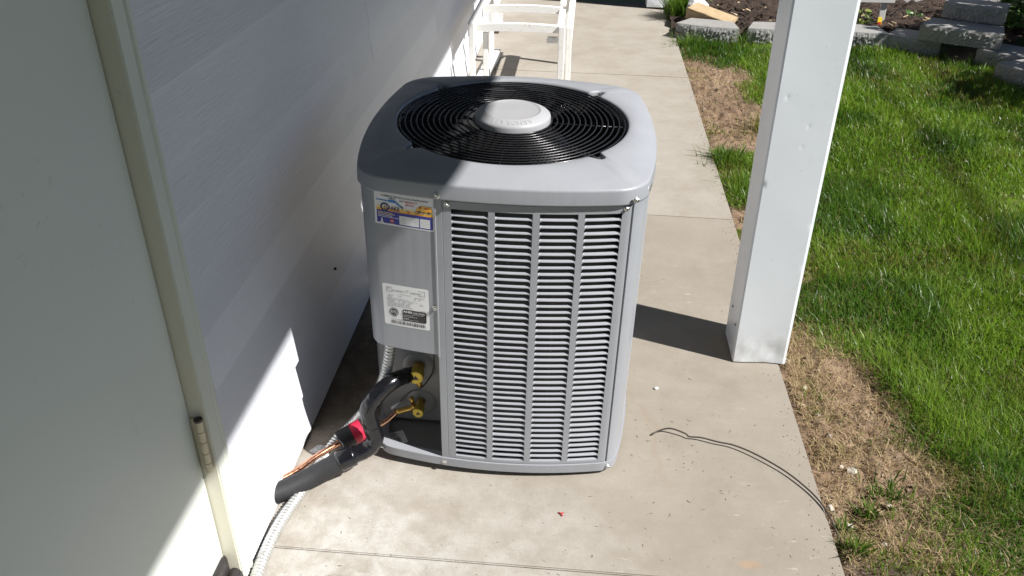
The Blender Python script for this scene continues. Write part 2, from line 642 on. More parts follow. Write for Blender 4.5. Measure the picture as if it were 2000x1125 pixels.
def ground_z(x, y):
    L = lush(x, y)
    z = -0.028 + (n_big(x, y) - 0.5) * 0.03 + (n_mid(x, y) - 0.5) * 0.012
    clod = (1 - L) * ((n_sml(x, y) - 0.45) * 0.022 + (n_fin(x, y) - 0.5) * 0.018)
    return z + clod - 0.004


gx = np.concatenate([np.arange(EDGE - 0.03, 1.25, 0.009), np.arange(1.25, 4.6, 0.05)])
gy = np.concatenate([np.arange(0.6, 1.2, 0.06), np.arange(1.2, 3.0, 0.009), np.arange(3.0, 6.5, 0.018)])
X, Y = np.meshgrid(gx, gy, indexing='ij')
Z = ground_z(X, Y)
nx_, ny_ = X.shape
vv = np.stack([X, Y, Z], -1).reshape(-1, 3)
ii, jj = np.meshgrid(np.arange(nx_ - 1), np.arange(ny_ - 1), indexing='ij')
a = (ii * ny_ + jj).ravel()
quads = np.stack([a, a + ny_, a + ny_ + 1, a + 1], 1)


def np_mesh(name, verts, faces, mat, smooth=False):
    me = bpy.data.meshes.new(name)
    k = faces.shape[1]
    me.vertices.add(len(verts))
    me.vertices.foreach_set('co', np.ascontiguousarray(verts, dtype=np.float32).ravel())
    me.loops.add(faces.size)
    me.loops.foreach_set('vertex_index', np.ascontiguousarray(faces, dtype=np.int32).ravel())
    me.polygons.add(len(faces))
    me.polygons.foreach_set('loop_start', np.arange(0, faces.size, k, dtype=np.int32))
    if smooth:
        me.polygons.foreach_set('use_smooth', np.ones(len(faces), dtype=bool))
    me.materials.append(M[mat])
    me.update(calc_edges=True)
    me.validate()
    return me


soil_me = np_mesh('soil', vv, quads, 'soil', True)
wet = soil_me.attributes.new('wet', 'FLOAT', 'POINT')
wv = sstep(0.22, 0.08, np.hypot((X - 0.80) * 1.0, (Y - 1.40) * 0.9) + (n_mid(X, Y) - 0.5) * 0.12) * 0.9
wv = np.maximum(wv, sstep(0.06, 0.0, X - EDGE) * 0.4 * n_mid(X, Y))
wv = np.maximum(wv, lush(X, Y) * 0.75)
wet.data.foreach_set('value', wv.astype(np.float32).ravel())
tag(link('soil', soil_me), 'bare crumbly soil beside the walkway and under the lawn', None, None, 'structure')

# ---- garden bed of dark mulch behind the blocks
mx_ = np.arange(0.66, 4.6, 0.022)
my_ = np.arange(6.36, 7.55, 0.022)
X2, Y2 = np.meshgrid(mx_, my_, indexing='ij')
Z2 = 0.01 + n_mid(X2, Y2) * 0.05 + n_sml(X2, Y2) * 0.045 + rng.random(X2.shape) * 0.015 - sstep(0.9, 0.7, X2) * 0.03
nx2, ny2 = X2.shape
i2, j2 = np.meshgrid(np.arange(nx2 - 1), np.arange(ny2 - 1), indexing='ij')
a2 = (i2 * ny2 + j2).ravel()
bed_me = np_mesh('garden_bed', np.stack([X2, Y2, Z2], -1).reshape(-1, 3), np.stack([a2, a2 + ny2, a2 + ny2 + 1, a2 + 1], 1), 'mulch')
tag(link('garden_bed', bed_me), 'dark brown mulch bed in front of the fence', None, None, 'structure')

# ================================================================== HOUSE
house = empty('house', (WALL, 1.3, 0))
tag(house, 'white lap-sided house wall with a pale green door on the left', 'house')


def hpart(o, parent=house):
    """parent keeping world placement (all house parts are modelled in world space)"""
    o.parent = parent
    if parent is house:
        o.matrix_parent_inverse = Matrix.Translation(house.location).inverted()
    return o


core = MB()
core.box(-5.0, WALL - 0.024, 1.30, 8.6, 0.0, 2.65)
core.box(-5.0, WALL - 0.024, -4.0, 0.36, 0.0, 2.65)
core.box(-5.0, WALL - 0.024, 0.36, 1.30, 2.09, 2.65)
core.box(-5.0, WALL - 0.30, 0.36, 1.30, 0.0, 2.09)
wall_o = hpart(core.build('wall', 'sheath'))

EXPO, LAP0 = 0.126, 0.008
DOOR_R = 1.338


def board_mesh(y0, y1):
    h = EXPO + 0.018
    xb, xt, th = 0.0140, 0.000, 0.010
    v = []
    for y in (y0, y1):
        v += [(xb, y, 0.0), (xt, y, h), (xt - th, y, h), (xb - th, y, 0.0)]
    f = [(0, 1, 2, 3), (7, 6, 5, 4), (0, 4, 5, 1), (1, 5, 6, 2), (2, 6, 7, 3), (3, 7, 4, 0)]
    me = fix_normals(mesh_of('siding_board', v, f, 'siding'))
    return me


spans = {}
tilt = [random.uniform(0.010, 0.026) * (-1) ** k for k in range(24)]


def board(row, y0, y1):
    k = (round(y0, 3), round(y1, 3))
    if k not in spans:
        spans[k] = board_mesh(y0, y1)
    link('siding_board', spans[k], wall_o, (WALL + tilt[row] * 0.15, 0, LAP0 + row * EXPO), (0, tilt[row], 0))


joints = {6: 2.885, 7: 2.885, 5: 4.215, 4: 4.215, 2: 6.1, 9: 5.2, 12: 3.4}
for row in range(21):
    ys = [DOOR_R] + ([joints[row]] if row in joints else []) + [8.6]
    for k in range(len(ys) - 1):
        board(row, ys[k] + (0.0015 if k else 0), ys[k + 1] - (0.0015 if k < len(ys) - 2 else 0))
    board(row, -4.0, 0.30)

vv_, ff_ = tube_geo([(WALL + 0.004, 2.205, 0.318), (WALL + 0.018, 2.205, 0.318)], 0.0045, 10)
hpart(link('wall_plug', mesh_of('wall_plug', vv_, ff_, 'void')))

# ---- door frame
CAS = -0.722                      # face of the casing
JY = 1.268                        # hinge-side reveal
DX = -0.757                       # door face
fr = MB()
fr.box(DX - 0.05, CAS - 0.004, JY, JY + 0.030, 0.005, 2.08)
fr.box(DX - 0.05, CAS - 0.004, 0.345, 0.375, 0.005, 2.08)
fr.box(DX - 0.05, CAS - 0.004, 0.375, JY, 2.05, 2.08)
frame_o = hpart(fr.build('door_frame', 'jamb'))


def casing(y0, y1, z0, z1, flip=False):
    # profiled board: flat, groove, raised outer bead
    ys = [0.0, 0.002, 0.034, 0.0365, 0.040, 0.0425, 0.050, 0.0535, 0.060, 0.062, 0.062]
    xs = [-0.020, 0.0, 0.0, -0.003, -0.003, 0.002, 0.002, -0.003, -0.003, -0.006, -0.022]
    v, f = [], []
    for z in (z0, z1):
        for y, x in zip(ys, xs):
            v.append((CAS + x, (y1 - y) if flip else (y0 + y), z))
    n = len(ys)
    for i in range(n):
        j = (i + 1) % n
        f.append((i, j, n + j, n + i))
    f.append(tuple(range(n - 1, -1, -1)))
    f.append(tuple(range(n, 2 * n)))
    me = fix_normals(mesh_of('casing', v, f, 'casing'))
    return link('casing', me, frame_o)


casing(JY + 0.001, JY + 0.063, 0.012, 2.13)
casing(0.29, 0.352, 0.012, 2.13, True)
hc = MB()
hc.box(CAS - 0.02, CAS - 0.001, 0.353, JY, 2.07, 2.13)
hc.build('casing', 'casing', frame_o)

# ---- door leaf with hinges
dl = bevel_box('door', (0.042, 0.893, 1.985), 'door', 0.003, 2)
door_o = hpart(link('door', dl, None, (DX - 0.021, 0.372 + 0.4465, 0.064 + 0.9925)))
door_o.matrix_parent_inverse = Matrix.Translation(house.location).inverted()


def hinge(zc):
    mb = MB()
    mb.box(DX + 0.001, DX + 0.016, JY - 0.0035, JY - 0.0005, zc - 0.067, zc + 0.067)
    bx, by, r = DX + 0.021, JY - 0.009, 0.0078
    segs = [(-0.067, -0.043), (-0.0415, -0.017), (-0.0155, 0.012), (0.0135, 0.040), (0.0415, 0.066)]
    for k, (a_, b_) in enumerate(segs):
        v, f = tube_geo([(bx, by, zc + a_), (bx, by, zc + b_)], r, 12)
        mb.add(v, f, 0)
        mb.box(bx - 0.012, bx, by + 0.001, by + 0.0075, zc + a_, zc + b_)
    v, f = tube_geo([(bx, by, zc + 0.067), (bx, by, zc + 0.072)], 0.0088, 12)
    mb.add(v, f, 1)
    v, f = tube_geo([(bx, by, zc - 0.06), (bx, by, zc + 0.06)], 0.0066, 8)
    mb.add(v, f, 1)
    o = mb.build('hinge', ['hinge', 'bronze'])
    o.parent = door_o
    o.matrix_parent_inverse = Matrix.Translation(Vector((DX - 0.021, 0.372 + 0.4465, 0.064 + 0.9925))).inverted()


for zc in (0.432, 1.72):
    hinge(zc)

# ---- threshold and sweep
def ridge(name, x0, x1, z0, z1, y0, y1, mat, parent):
    n = 8
    prof = [(x0, z0)]
    for k in range(n + 1):
        a_ = math.pi - math.pi * k / n
        prof.append(((x0 + x1) / 2 + (x1 - x0) / 2 * math.cos(a_), z0 + (z1 - z0) * (0.55 + 0.45 * math.sin(a_))))
    prof.append((x1, z0))
    v, f = [], []
    for y in (y0, y1):
        v += [(x, y, z) for x, z in prof]
    m_ = len(prof)
    for i in range(m_):
        j = (i + 1) % m_
        f.append((i, j, m_ + j, m_ + i))
    f += [tuple(range(m_ - 1, -1, -1)), tuple(range(m_, 2 * m_))]
    return link(name, fix_normals(mesh_of(name, v, f, mat)), parent)


th = MB()
th.box(-0.86, -0.728, 0.376, JY - 0.001, 0.002, 0.022)
thr = hpart(th.build('threshold', 'rawwood'))
ridge('sill_nose', -0.752, -0.722, 0.022, 0.062, 0.377, JY - 0.001, 'bronze', thr)
ridge('door_sweep', DX + 0.0006, DX + 0.0125, 0.066, 0.112, 0.385, JY - 0.010, 'bronze', thr)

# ================================================================== PATIO ROOF (above the frame, casts the wall's shade)
RX, RZ = 1.05, 2.297
roof = empty('patio_roof', (0.15, 2.6, RZ))
tag(roof, 'dark patio roof overhead on the white posts, with an added wide part behind the camera', 'roof')
pr = MB()
pr.box(-0.735 - 0.15, RX - 0.15, -4.2 - 2.6, 9.5 - 2.6, 0.03, 0.17)
pr.build('roof_deck', 'roofdark', roof)
shade_deck = MB()
shade_deck.box(RX - 0.15 + 0.001, 3.7 - 0.15, -6.5 - 2.6, -0.55 - 2.6, 0.03, 0.17)  # unseen wide deck, added to shade the ground behind the camera
shade_deck.build('roof_deck', 'roofdark', roof)
gu = MB()
gu.box(RX - 0.11 - 0.15, RX - 0.15, -4.2 - 2.6, 9.5 - 2.6, 0.0, 0.028)
gu.build('gutter', 'roofdark', roof)
be = MB()
be.box(0.54 - 0.15, 0.68 - 0.15, -4.0 - 2.6, 9.2 - 2.6, -0.15, 0.03)
be.build('beam', 'roofdark', roof)
# ================================================================== AIR CONDITIONER
AC_LOC = Vector((-0.1841, 2.0380, 0.028))
AC_ROT = Euler((0.0229, 0.0176, -0.0026), 'XYZ')
AC_M = Matrix.Translation(AC_LOC) @ AC_ROT.to_matrix().to_4x4()


def W(x, y, z):
    return AC_M @ Vector((x, y, z))


ac = empty('air_conditioner', AC_LOC, AC_ROT)
tag(ac, 'grey louvered outdoor air conditioner with black fan guard on top', 'air conditioner')
HW, BOW, RC = 0.3139, 0.040, 0.030
XS = 0.0083


def outline(h, rc=RC, n=14):
    pts = []
    for k, (sx, sy) in enumerate([(1, 1), (-1, 1), (-1, -1), (1, -1)]):
        for i in range(n + 1):
            an = k * math.pi / 2 + i / n * math.pi / 2
            pts.append((sx * (h - rc) + rc * math.cos(an), sy * (h - rc) + rc * math.sin(an)))
        nx, ny = [(-1, 1), (-1, -1), (1, -1), (1, 1)][k]
        a_ = pts[-1]
        b_ = (nx * (h - rc) + rc * math.cos((k + 1) * math.pi / 2), ny * (h - rc) + rc * math.sin((k + 1) * math.pi / 2))
        for i in range(1, 20):
            u = i / 20
            pts.append((a_[0] + (b_[0] - a_[0]) * u, a_[1] + (b_[1] - a_[1]) * u))
    k = BOW / h
    return [(x * (1 + k * (1 - (y / h) ** 2)), y * (1 + k * (1 - (x / h) ** 2)) * (1.08 if y > 0 else 1.0)) for x, y in pts]


_cache = {}


def polar(h, rc=RC):
    if (h, rc) not in _cache:
        p = np.array(outline(h, rc))
        th = np.arctan2(p[:, 1], p[:, 0])
        r = np.hypot(p[:, 0], p[:, 1])
        o = np.argsort(th)
        _cache[(h, rc)] = (th[o], r[o])
    th, r = _cache[(h, rc)]
    return lambda t: float(np.interp((t + math.pi) % (2 * math.pi) - math.pi, th, r, period=2 * math.pi))


def fy(x, off=0.0):
    """front face y at local x"""
    key = ('f', round(off, 5))
    if key not in _cache:
        p = np.array(outline(HW + off))
        p = p[(p[:, 1] < -0.2)]
        o = np.argsort(p[:, 0])
        _cache[key] = (p[o, 0], p[o, 1])
    xs, ys = _cache[key]
    return float(np.interp(x, xs, ys))


def th_front(x):
    return math.atan2(fy(x), x)


def strip(name, tha, thb, z0, z1, off, thick, mat, n=24, parent=ac, rc=RC):
    po, pi = polar(HW + off, rc), polar(HW + off - thick, rc)
    v, f = [], []
    for i in range(n + 1):
        t = tha + (thb - tha) * i / n
        c, s = math.cos(t), math.sin(t)
        ro, ri = po(t), pi(t)
        v += [(ro * c, ro * s, z0), (ro * c, ro * s, z1), (ri * c, ri * s, z1), (ri * c, ri * s, z0)]
    for i in range(n):
        a_, b_ = i * 4, i * 4 + 4
        for k in range(4):
            k2 = (k + 1) % 4
            f.append((a_ + k, b_ + k, b_ + k2, a_ + k2))
    f += [(3, 2, 1, 0), (n * 4, n * 4 + 1, n * 4 + 2, n * 4 + 3)]
    me = soften(fix_normals(mesh_of(name, v, f, mat)))
    return link(name, me, parent)


ZC = 0.7965          # bottom of the top cover
ZT = 0.860           # top plane
HOLE = 0.2868

# ---- top cover
NT = 480
notch_angles = [math.radians(a_) for a_ in (45, 135, 225, 315)]


def hole_r(t):
    d = min(abs((t - a_ + math.pi) % (2 * math.pi) - math.pi) for a_ in notch_angles)
    return HOLE + 0.030 * math.exp(-(d / 0.052) ** 4)


ZF = 0.8340          # fold between skirt and top
prof = [(0.003, ZC + 0.030), (0.003, ZC), (0.0068, ZC), (0.0068, ZC + 0.003), (0.0055, ZF - 0.006)]
for k in range(1, 6):
    a_ = math.radians(75) * k / 5
    prof.append((0.0055 - 0.008 * (1 - math.cos(a_)), ZF - 0.006 + 0.008 * math.sin(a_)))
OFF_E, Z_E = prof[-1]
TC = []
for i in range(NT):
    t = 2 * math.pi * i / NT - math.pi
    c, s = math.cos(t), math.sin(t)
    col = []
    for off, z in prof:
        r = polar(HW + off, 0.055)(t)
        col.append((r * c, r * s, z))
    r_out = polar(HW + OFF_E, 0.055)(t)
    rh = hole_r(t)
    for u in (0.12, 0.3, 0.5, 0.7, 0.86):
        r = r_out + (rh + 0.008 - r_out) * u
        col.append((r * c, r * s, Z_E + (ZT - Z_E) * math.sin(u * math.pi / 2) ** 0.9))
    for dr, dz in ((0.008, 0.0), (0.004, -0.0008), (0.0015, -0.003), (0.0, -0.007), (0.0, -0.018), (-0.001, -0.03)):
        col.append(((rh + dr) * c, (rh + dr) * s, ZT + dz))
    TC.append(col)
nc = len(TC[0])
v = [p for col in TC for p in col]
f = []
for i in range(NT):
    j = (i + 1) % NT
    for k in range(nc - 1):
        f.append((i * nc + k, j * nc + k, j * nc + k + 1, i * nc + k + 1))
top_o = link('top_cover', fix_normals(mesh_of('top_cover', v, f, 'paint', None, True)), ac)

# ---- dark interior, orifice, motor, fan
v, f = lathe_geo([(0.316, ZT - 0.032), (0.2862, ZT - 0.031), (0.283, 0.70), (0.30, 0.64)], 64)
link('fan_orifice', mesh_of('fan_orifice', v, f, 'void', None, True), ac)
strip('coil', th_front(-0.150 + XS), math.radians(211), 0.03, 0.80, -0.032, 0.02, 'coil', 96)
v, f = lathe_geo([(0.0, 0.69), (0.055, 0.685), (0.07, 0.67), (0.07, 0.58), (0.0, 0.58)], 24)
link('fan_motor', mesh_of('fan_motor', v, f, 'void', None, True), ac)
for k in range(3):
    v, f = [], []
    a0 = math.radians(40 + 120 * k)
    for i in range(9):
        r = 0.06 + (0.268 - 0.06) * i / 8
        wdt = 0.42 + 0.45 * i / 8
        for j in range(7):
            u = j / 6
            an = a0 + (u - 0.5) * wdt + 0.25 * i / 8
            v.append((r * math.cos(an), r * math.sin(an), 0.725 + (u - 0.5) * 0.085 * (1 - 0.35 * i / 8)))
    for i in range(8):
        for j in range(6):
            f.append((i * 7 + j, i * 7 + j + 1, (i + 1) * 7 + j + 1, (i + 1) * 7 + j))
    link('fan_blade', mesh_of('fan_blade', v, f, 'black', None, True), ac)

# ---- fan guard: support rods, rings, beaded rods
gz = ZT - 0.006


def ring_geo(R, r, z, seg=96, s2=6):
    v, f = [], []
    for i in range(seg):
        a_ = 2 * math.pi * i / seg
        for k in range(s2):
            b_ = 2 * math.pi * k / s2
            v.append(((R + r * math.cos(b_)) * math.cos(a_), (R + r * math.cos(b_)) * math.sin(a_), z + r * math.sin(b_)))
    for i in range(seg):
        j = (i + 1) % seg
        for k in range(s2):
            k2 = (k + 1) % s2
            f.append((i * s2 + k, j * s2 + k, j * s2 + k2, i * s2 + k2))
    return v, f


gv, gf = ring_geo(0.0915, 0.0030, gz - 0.002, 64)
guard = link('fan_guard', mesh_of('fan_guard', gv, gf, 'black', None, True), ac)
gm = MB()
for s_ in (-1, 1):
    vv_, ff_ = tube_geo([(0.089, 0.006 * s_, gz - 0.005), (0.300, 0.006 * s_, gz - 0.005)], 0.0028, 6)
    gm.add(vv_, ff_)
vv_, ff_ = lathe_geo([(0.0, gz - 0.0035), (0.0095, gz - 0.0035), (0.0095, gz - 0.007), (0.0, gz - 0.007)], 12)
gm.add([(x + 0.3045, y, z) for x, y, z in vv_], ff_)
arm_me = gm.mesh('guard_arm', 'black', True)
for a_ in notch_angles:
    link('guard_arm', arm_me, guard, None, (0, 0, a_))
NR = 14
for k in range(NR):
    R = 0.0985 + (0.2805 - 0.0985) * k / (NR - 1)
    v, f = ring_geo(R, 0.0021, gz, 112 if k > 6 else 80)
    link('guard_ring', mesh_of('guard_ring', v, f, 'black', None, True), guard)
rv, rf = tube_geo([(0.09, 0, gz - 0.0045), (0.284, 0, gz - 0.0045)], 0.0024, 6)
rod_me = mesh_of('guard_rod', rv, rf, 'black', None, True)
for k in range(4):
    link('guard_rod', rod_me, guard, None, (0, 0, k * math.pi / 2 - 0.02))

# ---- hex screws
sm = MB()
sv, sf = lathe_geo([(0.0, 0.0), (0.0068, 0.0), (0.0068, 0.0012), (0.0062, 0.0016), (0.0045, 0.0018)], 16)
sm.add(sv, sf)
sv, sf = lathe_geo([(0.0047, 0.0015), (0.0047, 0.0060), (0.0038, 0.0068), (0.0, 0.0064)], 6)
sm.add(sv, sf)
sm.box(-0.0042, 0.0042, -0.0005, 0.0005, 0.0064, 0.0069, 1)
screw_me = sm.mesh('screw', ['zinc', 'ink'])


def screw(parent, x, z, off=0.0, rot=0.3):
    x += XS
    y = fy(x, off)
    sl = (fy(x + 0.005, off) - fy(x - 0.005, off)) / 0.01
    o = link('screw', screw_me, parent, (x, y, z), (math.pi / 2, rot, math.atan(sl)))
    return o


for a_ in notch_angles:
    link('screw', screw_me, guard, (0.3045 * math.cos(a_), 0.3045 * math.sin(a_), gz - 0.0033))

# ---- hub cap with raised lettering
hz = ZT - 0.003
v, f = lathe_geo([(0.0955, hz - 0.004), (0.0955, hz + 0.008), (0.0945, hz + 0.012), (0.091, hz + 0.0155), (0.072, hz + 0.0235),
                  (0.069, hz + 0.0243), (0.067, hz + 0.0225), (0.064, hz + 0.0222), (0.03, hz + 0.0235), (0.0, hz + 0.0238)], 72)
hub = link('hub_cap', fix_normals(mesh_of('hub_cap', v, f, 'hub', None, True)), ac)
lt = MB()
word = 'ARMORAIR'
for i, ch in enumerate(word):
    tv, tf = text_geo(ch, 0.0175, 'CENTER')
    an = math.radians(-90 + 3.0 + (len(word) / 2 - 0.5 - i) * 9.6)
    for dz in (0.0008,):
        pts = []
        for x, y, z in tv:
            rr = 0.0765 + y * 0.98          # letters stand with their feet towards the centre
            aa = an - x / 0.083
            zz = hz + 0.0235 - (rr - 0.072) / (0.091 - 0.072) * 0.008 + dz
            pts.append((rr * math.cos(aa), rr * math.sin(aa), zz))
        lt.add(pts, tf)
        lt.add([(p[0], p[1], p[2] - 0.0011) for p in pts], [tuple(reversed(q)) for q in tf])
        bnd = {}
        for q in tf:
            for a1, b1 in zip(q, q[1:] + q[:1]):
                if (b1, a1) in bnd:
                    del bnd[(b1, a1)]
                else:
                    bnd[(a1, b1)] = 1
        side = []
        for a1, b1 in bnd:
            side.append(pts[a1]), side.append(pts[b1])
            side.append((pts[b1][0], pts[b1][1], pts[b1][2] - 0.0012)), side.append((pts[a1][0], pts[a1][1], pts[a1][2] - 0.0012))
        lt.add(side, [(i4, i4 + 1, i4 + 2, i4 + 3) for i4 in range(0, len(side), 4)])
lt.build('raised_lettering', 'hub', hub)

# ---- base pan
strip('base_pan', -math.pi, math.pi - 1e-4, 0.0, 0.0265, 0.004, 0.022, 'paint', 160)
bp = MB()
po = polar(HW - 0.015)
ring = [(po(t) * math.cos(t), po(t) * math.sin(t)) for t in np.linspace(-math.pi, math.pi, 97)[:-1]]
bp.add([(x, y, 0.006) for x, y in ring] + [(x, y, 0.012) for x, y in ring],
       [tuple(range(95, -1, -1)), tuple(range(96, 192))])
bp.build('base_floor', 'paint_dark', ac)
for sx, sy in ((-1, -1), (1, -1), (1, 1), (-1, 1)):
    link('foot', bevel_box('foot', (0.07, 0.07, 0.034), 'void', 0.004, 1), ac, (sx * 0.22, sy * 0.22, -0.0105))

# ---- corner posts and plain side panels
xa, xb_ = -0.1315 + XS, 0.2860 + XS                                # louver panel extents
strip('corner_post', th_front(-0.1500 + XS), th_front(xa - 0.0012), 0.0268, ZC - 0.001, 0.0005, 0.02, 'paint', 6)
th_r = math.atan2(-0.2105, 0.3362)
strip('corner_post', th_front(xb_ + 0.0032), th_r, 0.0268, ZC - 0.0012, 0.0015, 0.02, 'paint', 40)
strip('corner_post', math.atan2(0.2105, 0.3362), math.atan2(0.338, 0.262), 0.0268, ZC - 0.001, 0.0015, 0.02, 'paint', 30)
strip('corner_post', math.atan2(0.338, -0.262), math.atan2(0.262, -0.338), 0.0268, ZC - 0.001, 0.0015, 0.02, 'paint', 30)
strip('back_panel', math.atan2(0.338, 0.260), math.atan2(0.338, -0.260), 0.0268, ZC - 0.001, -0.001, 0.012, 'paint', 40)
strip('left_panel', math.atan2(0.260, -0.338), math.atan2(-0.198, -0.338) + 2 * math.pi, 0.0268, ZC - 0.001, -0.001, 0.012, 'paint', 40)

# ---- louver panels
COLS = [(a_ + XS, b_ + XS) for a_, b_ in ((-0.1125, -0.0290), (-0.0145, 0.0695), (0.0850, 0.1695), (0.1840, 0.2655))]
ROWS, ZTOP, PITCH = 42, 0.7735, 0.01756
ZBOT = ZTOP - ROWS * PITCH


def panel_mesh(name, sh=0.0):
    mb = MB()
    xs = [xa + sh]
    for a_, b_ in COLS:
        xs += [a_ + sh, b_ + sh]
    xs.append(xb_ + sh)
    zs = [0.0285, ZBOT, ZTOP, ZC - 0.0045]
    for ci in range(len(xs) - 1):
        for ri in range(3):
            if ri == 1 and ci % 2 == 1:
                continue
            n = 5
            for k in range(n):
                x0 = xs[ci] + (xs[ci + 1] - xs[ci]) * k / n
                x1 = xs[ci] + (xs[ci + 1] - xs[ci]) * (k + 1) / n
                y0, y1 = fy(x0), fy(x1)
                th_ = 0.004
                z0, z1 = zs[ri], zs[ri + 1]
                mb.add([(x0, y0, z0), (x1, y1, z0), (x1, y1 + th_, z0), (x0, y0 + th_, z0), (x0, y0, z1), (x1, y1, z1), (x1, y1 + th_, z1), (x0, y0 + th_, z1)],
                       [(0, 3, 2, 1), (4, 5, 6, 7), (0, 1, 5, 4), (1, 2, 6, 5), (2, 3, 7, 6), (3, 0, 4, 7)])
    # inward folded rim
    for (x0, x1) in ((xa + sh, xa + sh + 0.0015), (xb_ + sh - 0.0015, xb_ + sh)):
        mb.add([(x0, fy(x0) + 0.004, 0.0285), (x1, fy(x1) + 0.004, 0.0285), (x1, fy(x1) + 0.016, 0.0285), (x0, fy(x0) + 0.016, 0.0285),
                (x0, fy(x0) + 0.004, ZC - 0.0045), (x1, fy(x1) + 0.004, ZC - 0.0045), (x1, fy(x1) + 0.016, ZC - 0.0045), (x0, fy(x0) + 0.016, ZC - 0.0045)],
               [(0, 3, 2, 1), (4, 5, 6, 7), (0, 1, 5, 4), (1, 2, 6, 5), (2, 3, 7, 6), (3, 0, 4, 7)])
    return mb.mesh(name, 'paint')


def louver_geo(a_, b_):
    """one pressed-in blade; origin at slot top centre"""
    xc = (a_ + b_) / 2
    yc = fy(xc)
    hw_ = (b_ - a_) / 2
    prof_ = [(-PITCH, 0.0), (-PITCH + 0.0010, 0.0), (-0.0150, 0.0008), (-0.0138, 0.0025), (-0.0128, 0.0047), (-0.0123, 0.0070)]
    us = [-1.0, -0.965, -0.90, -0.6, -0.2, 0.2, 0.6, 0.90, 0.965, 1.0]
    kd = [0.0, 0.55, 1, 1, 1, 1, 1, 1, 0.55, 0.0]
    v, f = [], []
    for u, d in zip(us, kd):
        x = xc + u * hw_
        for z, dep in prof_:
            zz = z - (0.0 if d == 1 else (z + PITCH) * (0.0 if d > 0 else 0.25))
            v.append((x - xc, fy(x) + dep * d + 0.0002 - yc, zz))
    n = len(prof_)
    for i in range(len(us) - 1):
        for k in range(n - 1):
            f.append((i * n + k, (i + 1) * n + k, (i + 1) * n + k + 1, i * n + k + 1))
    for s_ in (-1, 1):                                    # rounded upper corners of the next slot
        o = len(v)
        for u, z in ((1.0, 0.0), (0.88, 0.0), (0.93, -0.0010), (0.97, -0.0026), (1.0, -0.0055)):
            x = xc + s_ * u * hw_
            v.append((x - xc, fy(x) + 0.0002 - yc, -PITCH + z))
        f.append((o, o + 1, o + 2, o + 3, o + 4) if s_ > 0 else (o + 4, o + 3, o + 2, o + 1, o))
    return v, f, xc, yc


pan_me = panel_mesh('louver_panel')
panel = link('louver_panel', pan_me, ac)
geos = [louver_geo(*c_) for c_ in COLS]
lmes = [mesh_of('louver', g_[0], g_[1], 'paint', None, False) for g_ in geos]
for ci, g_ in enumerate(geos):
    for r in range(ROWS):
        link('louver', lmes[ci], panel, (g_[2], g_[3] + random.uniform(-0.0003, 0.0003), ZTOP - r * PITCH), (random.gauss(0, 0.025), random.gauss(0, 0.0025), 0))
# the same pressed panel on the lawn side
SH = -(xa + xb_) / 2
rp = link('louver_panel', panel_mesh('louver_panel', SH), ac, None, (0, 0, math.pi / 2))
geos2 = [louver_geo(c_[0] + SH, c_[1] + SH) for c_ in COLS]
side_me = mesh_of('louver', geos2[0][0], geos2[0][1], 'paint', None, False)
rest = MB()
for ci, g_ in enumerate(geos2):
    for r in range(ROWS):
        if ci == 0:
            link('louver', side_me, rp, (g_[2], g_[3], ZTOP - r * PITCH))
        else:
            rest.add([(x + g_[2], y + g_[3], z + ZTOP - r * PITCH) for x, y, z in g_[0]], g_[1])
tag(rest.build('louver_bank', 'paint', rp), kind='stuff')

# ---- control box cover above the open corner
th_l = math.atan2(-0.175, -0.338)
th_l2 = th_l
cover = strip('control_cover', th_l, th_front(-0.1512 + XS), 0.366, ZC - 0.0015, 0.0, 0.070, 'paint', 60)
strip('cover_flange', th_front(-0.1507 + XS), th_front(-0.1470 + XS), 0.360, ZC - 0.0012, 0.0022, 0.004, 'paint', 3)

# ---- open service corner: plate with valve holes, side wall
vp = MB()
vp.box(-0.330, -0.1425, -0.205, -0.199, 0.027, 0.366)
vp.box(-0.147, -0.1420, -0.325, -0.205, 0.027, 0.366)
plate = vp.build('valve_plate', 'paint_dark', ac)
em = []
for (cx, cz, rr) in ((-0.222, 0.214, 0.046), (-0.220, 0.092, 0.042)):
    v, f = lathe_geo([(rr, 0.0), (rr * 0.92, 0.003), (rr * 0.6, 0.006), (0.0, 0.006)], 28)
    link('valve_boss', mesh_of('valve_boss', v, f, 'paint_dark', None, True), plate, (cx, -0.205, cz), (math.pi / 2, 0, 0))
fl = MB()
fl.box(-0.320, -0.147, -0.318, -0.206, 0.013, 0.0155)
fl.build('corner_floor', 'paint_dark', ac)

# ---- brass service valves
def valve(cx, cz, s, parent=ac):
    mb = MB()
    vv_, ff_ = tube_geo([(cx, -0.200, cz), (cx, -0.243, cz)], 0.011 * s, 14)
    mb.add(vv_, ff_, 0)
    vv_, ff_ = tube_geo([(cx - 0.022 * s, -0.236, cz - 0.006), (cx + 0.008 * s, -0.233, cz)], 0.010 * s, 14)
    mb.add(vv_, ff_, 0)
    o = mb.build('service_valve', 'brass', parent, True)
    vv_, ff_ = tube_geo([(cx, -0.243, cz), (cx, -0.2635, cz), (cx, -0.265, cz)], [0.0145 * s, 0.0145 * s, 0.0128 * s], 18)
    link('valve_cap', mesh_of('valve_cap', vv_, ff_, 'brasscap', None, False), o)
    tri = [(cx - 0.006 * s, -0.2654, cz - 0.004 * s), (cx + 0.006 * s, -0.2654, cz - 0.004 * s), (cx, -0.2654, cz + 0.006 * s)]
    link('cap_mark', mesh_of('cap_mark', tri, [(0, 1, 2)], 'ink'), o)
    return o


